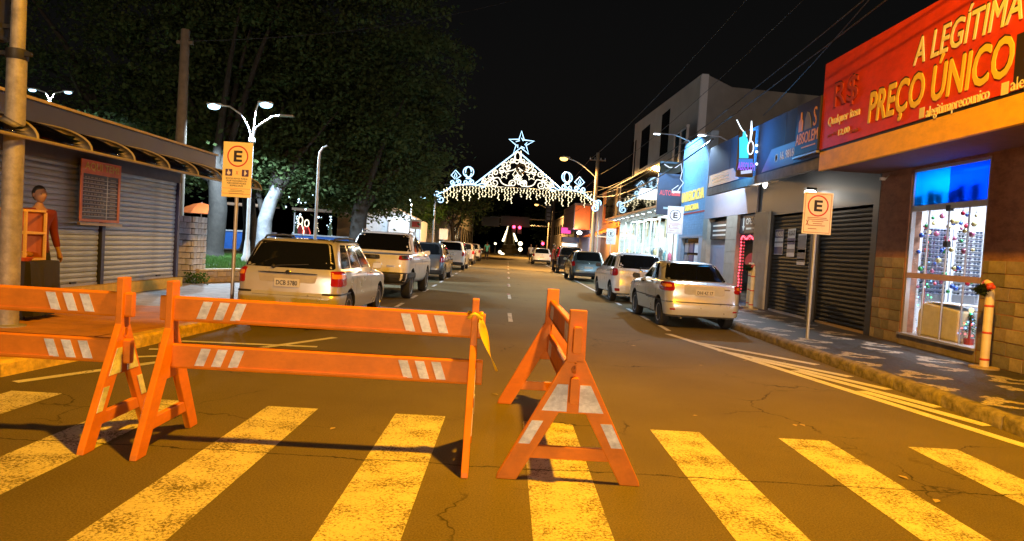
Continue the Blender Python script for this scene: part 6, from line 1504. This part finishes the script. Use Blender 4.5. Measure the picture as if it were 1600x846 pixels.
def figure(lab, u, w_, h, m, kind):
    p = at(u, 375, 46); t = thing('light_figure', lab, 'christmas figure', (p.x, 46, 1.0), group='lit figures on the plaza')
    MB().box(-w_ / 2, w_ / 2, -.1, .1, -.7, -.62).build('stand', GALV, t); MB().lathe([(.03, -.62), (.03, 0)], 6).build('leg', GALV, t)
    if kind == 'cone':
        rn = random.Random(int(u))
        for k in range(26):
            f = rn.random(); q = rn.uniform(-1, 1)
            MB().ball((q * w_ / 2 * (1 - f) + .03 * rn.gauss(0, 1), -.05 * rn.random(), h * f), rn.uniform(.02, .05), 6, 4).build('bulb', m, t)
        MB().lathe([(w_ * .3, 0), (.02, h)], 8).build('frame', mat('garland_green', (.03, .06, .03), .8), t)
    else:
        MB().tube([(.2 * w_ * math.cos(a), 0, h * .82 + .16 * h * math.sin(a)) for a in [2 * math.pi * i / 14 for i in range(14)]], .035, 6, closed=True).build('rope_head', FW, t)
        MB().tube([(-.3 * w_, 0, 0), (-.36 * w_, 0, h * .4), (-.14 * w_, 0, h * .66), (.14 * w_, 0, h * .66), (.36 * w_, 0, h * .4), (.3 * w_, 0, 0)], .04, 6).build('rope_body', m, t)
        MB().prism([(-.26 * w_, .05), (.26 * w_, .05), (.3 * w_, h * .4), (.12 * w_, h * .6), (-.12 * w_, h * .6), (-.3 * w_, h * .4)], lambda x, z: (x, .0, z), lambda x, z: (x, .05, z)).build('fabric', mat('figure_cloth', (.4, .03, .03), .8), t)
for a in (('tall warm-lit figure on the plaza', 468, .7, 1.6, FW, 'man'), ('red-lit figure with a warm head on the plaza', 478, .7, 1.4, FR, 'man'), ('blue-white lit cone on the plaza', 462, .5, 1.6, FC, 'cone'), ('small warm-lit cone on the plaza', 494, .5, 1.3, FW, 'cone'), ('white-lit cone beside the big trunk', 515, .7, 1.7, FC, 'cone')): figure(*a)
for i in range(14):
    p = at(random.uniform(440, 530), random.uniform(300, 345), 36); b = tag(MB().ball((0, 0, 0), .05, 6, 4).build('fairy_bulb', glow('fairy_cool', (.6, .85, 1), 4), loc=p), 'tiny blue-white bulb hung in the dark branches', 'fairy light', 'bulbs in the branches')

# ------------------------------------------------------------------ far street
def facade(lab, x0, x1, y0, y1, h, col, wins, cat='building', name='street_building', face='X'):
    t = thing(name, lab, cat, ((x0 + x1) / 2, (y0 + y1) / 2, 0)); m = mat('wall_' + lab[:14], col, .85, var=.15, scale=.6)
    MB().box(x0, x1, y0, y1, 0, h).build('walls', m, t, True); MB().box(x0 - .1, x1 + .1, y0 - .1, y1 + .1, h, h + .2).build('parapet', m, t, True)
    fx = x0 if x0 > 0 else x1; s = -1 if x0 > 0 else 1
    for (a, b, c_, d_) in wins:
        w_ = MB().box(min(fx, fx + s * .05), max(fx, fx + s * .05), a, b, c_, d_).build('window', TINT, t, True)
        MB().box(min(fx, fx + s * .09), max(fx, fx + s * .09), a - .1, b + .1, c_ - .12, c_ - .01).build('sill', m, t, True)
    return t
ob = facade('orange-painted shop lit by sodium light past the bright shop', XW, 16, 47.8, 57, 6.0, (.62, .30, .08), ((48.5, 50, 3.8, 5.2), (51, 53, 3.8, 5.2), (54, 56, 3.8, 5.2)), 'shop', 'street_shop')
ow = thing('orange_awning', 'sloping orange awning over the pavement past the arch post', 'awning', (6.9, 52, 2.9))
MB().prism([(-.9, -.35), (.6, .35), (.6, .41), (-.9, -.29)], lambda x, z: (x, -4, z), lambda x, z: (x, 4.5, z)).build('canvas', mat('awning_orange', (.75, .22, .04), .7), ow)
for y in (-3.9, 0, 4.4): MB().tube([(-.9, y, -.33), (.58, y, -.33)], .025, 6).build('bracket', GALV, ow)
rd = thing('orange_red_block', 'box-shaped storefront with vivid orange end wall', 'shop', (7.2, 64, 0))
MB().box(5.75, 7.1, 61.9, 62, 3.3, 5.4).build('end_panel', mat('panel_orange', (.80, .14, .02), .5), rd, True)
MB().box(5.7, 9, 62, 74, 3.3, 5.6).build('upper_box', mat('box_lilac', (.32, .28, .36), .6), rd, True); MB().box(7.2, 9, 62, 74, 0, 3.3).build('walls', mat('box_lilac'), rd, True)
nl = thing('pink_neon', 'small magenta neon panel under the orange block', 'neon sign', (5.6, 68, 3.0))
MB().box(-.5, .4, -.05, .05, 0, .55).build('panel', glow('neon_pink', (1, .06, .35), 1.4), nl); MB().box(-.55, .45, .051, .12, -.05, .6).build('backing', BLK, nl)
bt = thing('lit_booth', 'small glowing blue-white booth under the pink neon', 'booth', (5.9, 66, ZS))
MB().box(-.7, .7, 0, 1.4, 0, .9).build('counter', IW, bt); MB().box(-.7, .7, .9, 1.4, .9, 1.9).build('back_panel', glow('booth_white', (.7, .88, 1), 1.6, True), bt); MB().box(-.1, .35, .86, .899, .9, 1.5).build('blue_panel', glow('booth_blue', (.05, .2, 1), 1.0), bt); MB().box(-.8, .8, -.1, 1.5, 2.0, 2.5).build('header', mat('header_navy', (.02, .03, .12), .5), bt)
for x in (-.68, .68): MB().box(x - .03, x + .03, .0, .06, .9, 2.0).build('post', WM, bt)
wlp = thing('wall_lamp', 'glaring white wall lamp under the orange block', 'lamp', (6.2, 61.5, 3.0)); MB().cbox((0, .15, .12), .3, .3, .08).build('bracket', BLK, wlp); MB().ball((0, 0, 0), .22, 10, 8, (1, .8, .7)).build('bulb', glow('lamp_white', (.9, .97, 1), 12), wlp, smooth=70); lamp('wall_lamp_light', 'POINT', (6.0, 61.1, 2.9), (.85, .93, 1), 260, wlp, .15)
# white market umbrellas / tables under the awning, seen as pale shapes
for i in range(4):
    t = thing('white_table', 'white cafe table under the orange awning', 'table', (6.3 + .2 * (i % 2), 48.8 + i * 1.6, ZS), group='tables under the orange awning')
    MB().lathe([(.22, 0), (.22, .03), (.03, .05), (.03, .7)], 10).build('pedestal', WM, t); MB().lathe([(.35, .7), (.36, .73), (.001, .74)], 16).build('top', mat('tent_white'), t)
lamp('awning_light', 'AREA', (6.9, 51, 2.75), (1, .75, .5), 160, ow, size=1, sizey=5)
bx = thing('soffit_lights', 'row of white soffit lights under the mirror canopy edge', 'lights', (6.9, 39, 3.59))
for i in range(10): MB().lathe([(.09, -.012), (.09, .0)], 12, (0, -7.4 + i * 1.6, 0)).build('downlight', glow('panel_glow', (.85, 1, .98), 5), bx)
lamp('soffit_light', 'AREA', (6.9, 39, 3.54), (.8, .97, 1), 320, bx, size=.5, sizey=15)
facade('long low dark building on the right beyond the orange block', 7, 18, 75, 110, 5.5, (.16, .14, .14), [(77 + 4 * i, 79 + 4 * i, 3.4, 4.6) for i in range(8)])
lb_ = facade('beige building with columns behind the left row of cars', -16, -5.4, 66, 82, 4.6, (.36, .31, .25), [(67 + 3.5 * i, 68.6 + 3.5 * i, 1.2, 3.2) for i in range(4)])
for i in range(4): MB().box(-5.4 - .6 - i * 2.2, -5.4 - .2 - i * 2.2, 65.7, 65.99, 0, 4.4).build('column', mat('column_pale', (.42, .38, .34), .8), lb_, True)
facade('dark building far on the left side', -18, -5.6, 84, 112, 6, (.13, .12, .11), [(86 + 4 * i, 88 + 4 * i, 1.5, 3.2) for i in range(6)])
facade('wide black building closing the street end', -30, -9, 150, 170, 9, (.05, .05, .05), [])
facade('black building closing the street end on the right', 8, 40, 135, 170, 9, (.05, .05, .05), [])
es_ = thing('small_sign', 'small white street sign on the left pavement beyond the arch', 'sign', (-4.75, 52, ZS)); MB().lathe([(.03, 0), (.03, 2.2)], 8).build('pole', GALV, es_); MB().box(-.32, .32, -.04, -.03, 1.5, 2.3).build('plate', SGW, es_)
es_ = thing('small_sign', 'white and red notice board beside the pickup roof', 'sign', (-5.0, 38, ZS)); MB().lathe([(.03, 0), (.03, 2.6)], 8).build('pole', GALV, es_); MB().box(-.3, .3, -.04, -.03, 1.95, 2.45).build('plate', SGW, es_); MB().box(-.2, .2, -.045, -.041, 2.05, 2.35).build('red_print', SGR, es_)
# traffic-light gantry
gt = thing('signal_gantry', 'overhead gantry with red traffic lights far down the street', 'traffic signal', (5.3, 86, 0))
GY = 86
MB().lathe([(.14, 0), (.1, 6)], 12).build('pole', GALV, gt, smooth=40)
for z in (4.05, 4.85): MB().tube([(0, 0, z), (-7.6, 0, z)], .05, 8).build('arm', GALV, gt)
for a, b in ((782, 828), (752, 781)): p0, p1 = at(a, 353, GY), at(b, 340, GY); MB().box(p0.x, p1.x, GY - .1, GY - .04, p0.z, p1.z).build('sign_panel', mat('panel_green', (.04, .05, .045), .6), gt, True)
RG = glow('signal_red', (1, .04, .10), 9, True)
for u, v, r in ((803, 355, .17), (812, 356, .17), (848, 381, .16)):
    p = at(u, v, GY); h_ = MB().box(p.x - .25, p.x + .25, GY - .14, GY + .1, p.z - .75, p.z + .28).build('signal_head', BLK, gt, True, bevel=.03); MB().lathe([(.001, -.05), (r, -.03), (r + .02, 0)], 14, p - Vector((0, .14, 0)), 'Y').build('red_light', RG, h_, True, smooth=60)
lamp('signal_glow', 'POINT', (1.1, GY - 1.0, 3.6), (1, .05, .08), 30, gt, .2)
# far light tower
tw = thing('light_tower', 'tall cone of warm christmas lights at the end of the street', 'christmas lights', (0, 130, 0))
YT = 130
MB().lathe([(1.9, 0), (1.9, .8), (1.4, .9), (1.4, 1.6), (1.0, 1.7), (.12, 6.0), (.02, 6.3)], 10, at(795, 395, YT) - Vector((0, 0, at(795, 395, YT).z))).build('frame', mat('tower_gold', (.18, .13, .04), .6), tw, True)
TB = glow('tower_bulb', (1, .82, .5), 5)
for side in (0, 1):
    for i in range(12):
        f = i / 11; u = (790 - 0 + 3 * f) if side == 0 else (804 - 5 * f); u = 796 + (-1 if side == 0 else 1) * (8.5 * (1 - f) ** 1.2 + 1.2) + (1 if side else 0); v = 376 - 27 * f
        MB().ball(at(u, v, YT), (.17 * (1.3 - f)), 6, 5).build('bulb', TB, tw, True)
for u, v, s_ in ((813, 381, .34), (813, 390, .32), (781, 394, .25), (785, 398, .3), (786, 402, .22), (774, 381, .18)):
    p = at(u, v, 112); t = thing('far_lamp', 'small distant warm light near the light tower', 'lamp', (p.x, 112, 0), group='distant lights'); MB().lathe([(.05, 0), (.05, p.z)], 6).build('pole', BLK, t); MB().ball((0, 0, p.z), s_, 8, 6).build('globe', TB, t)
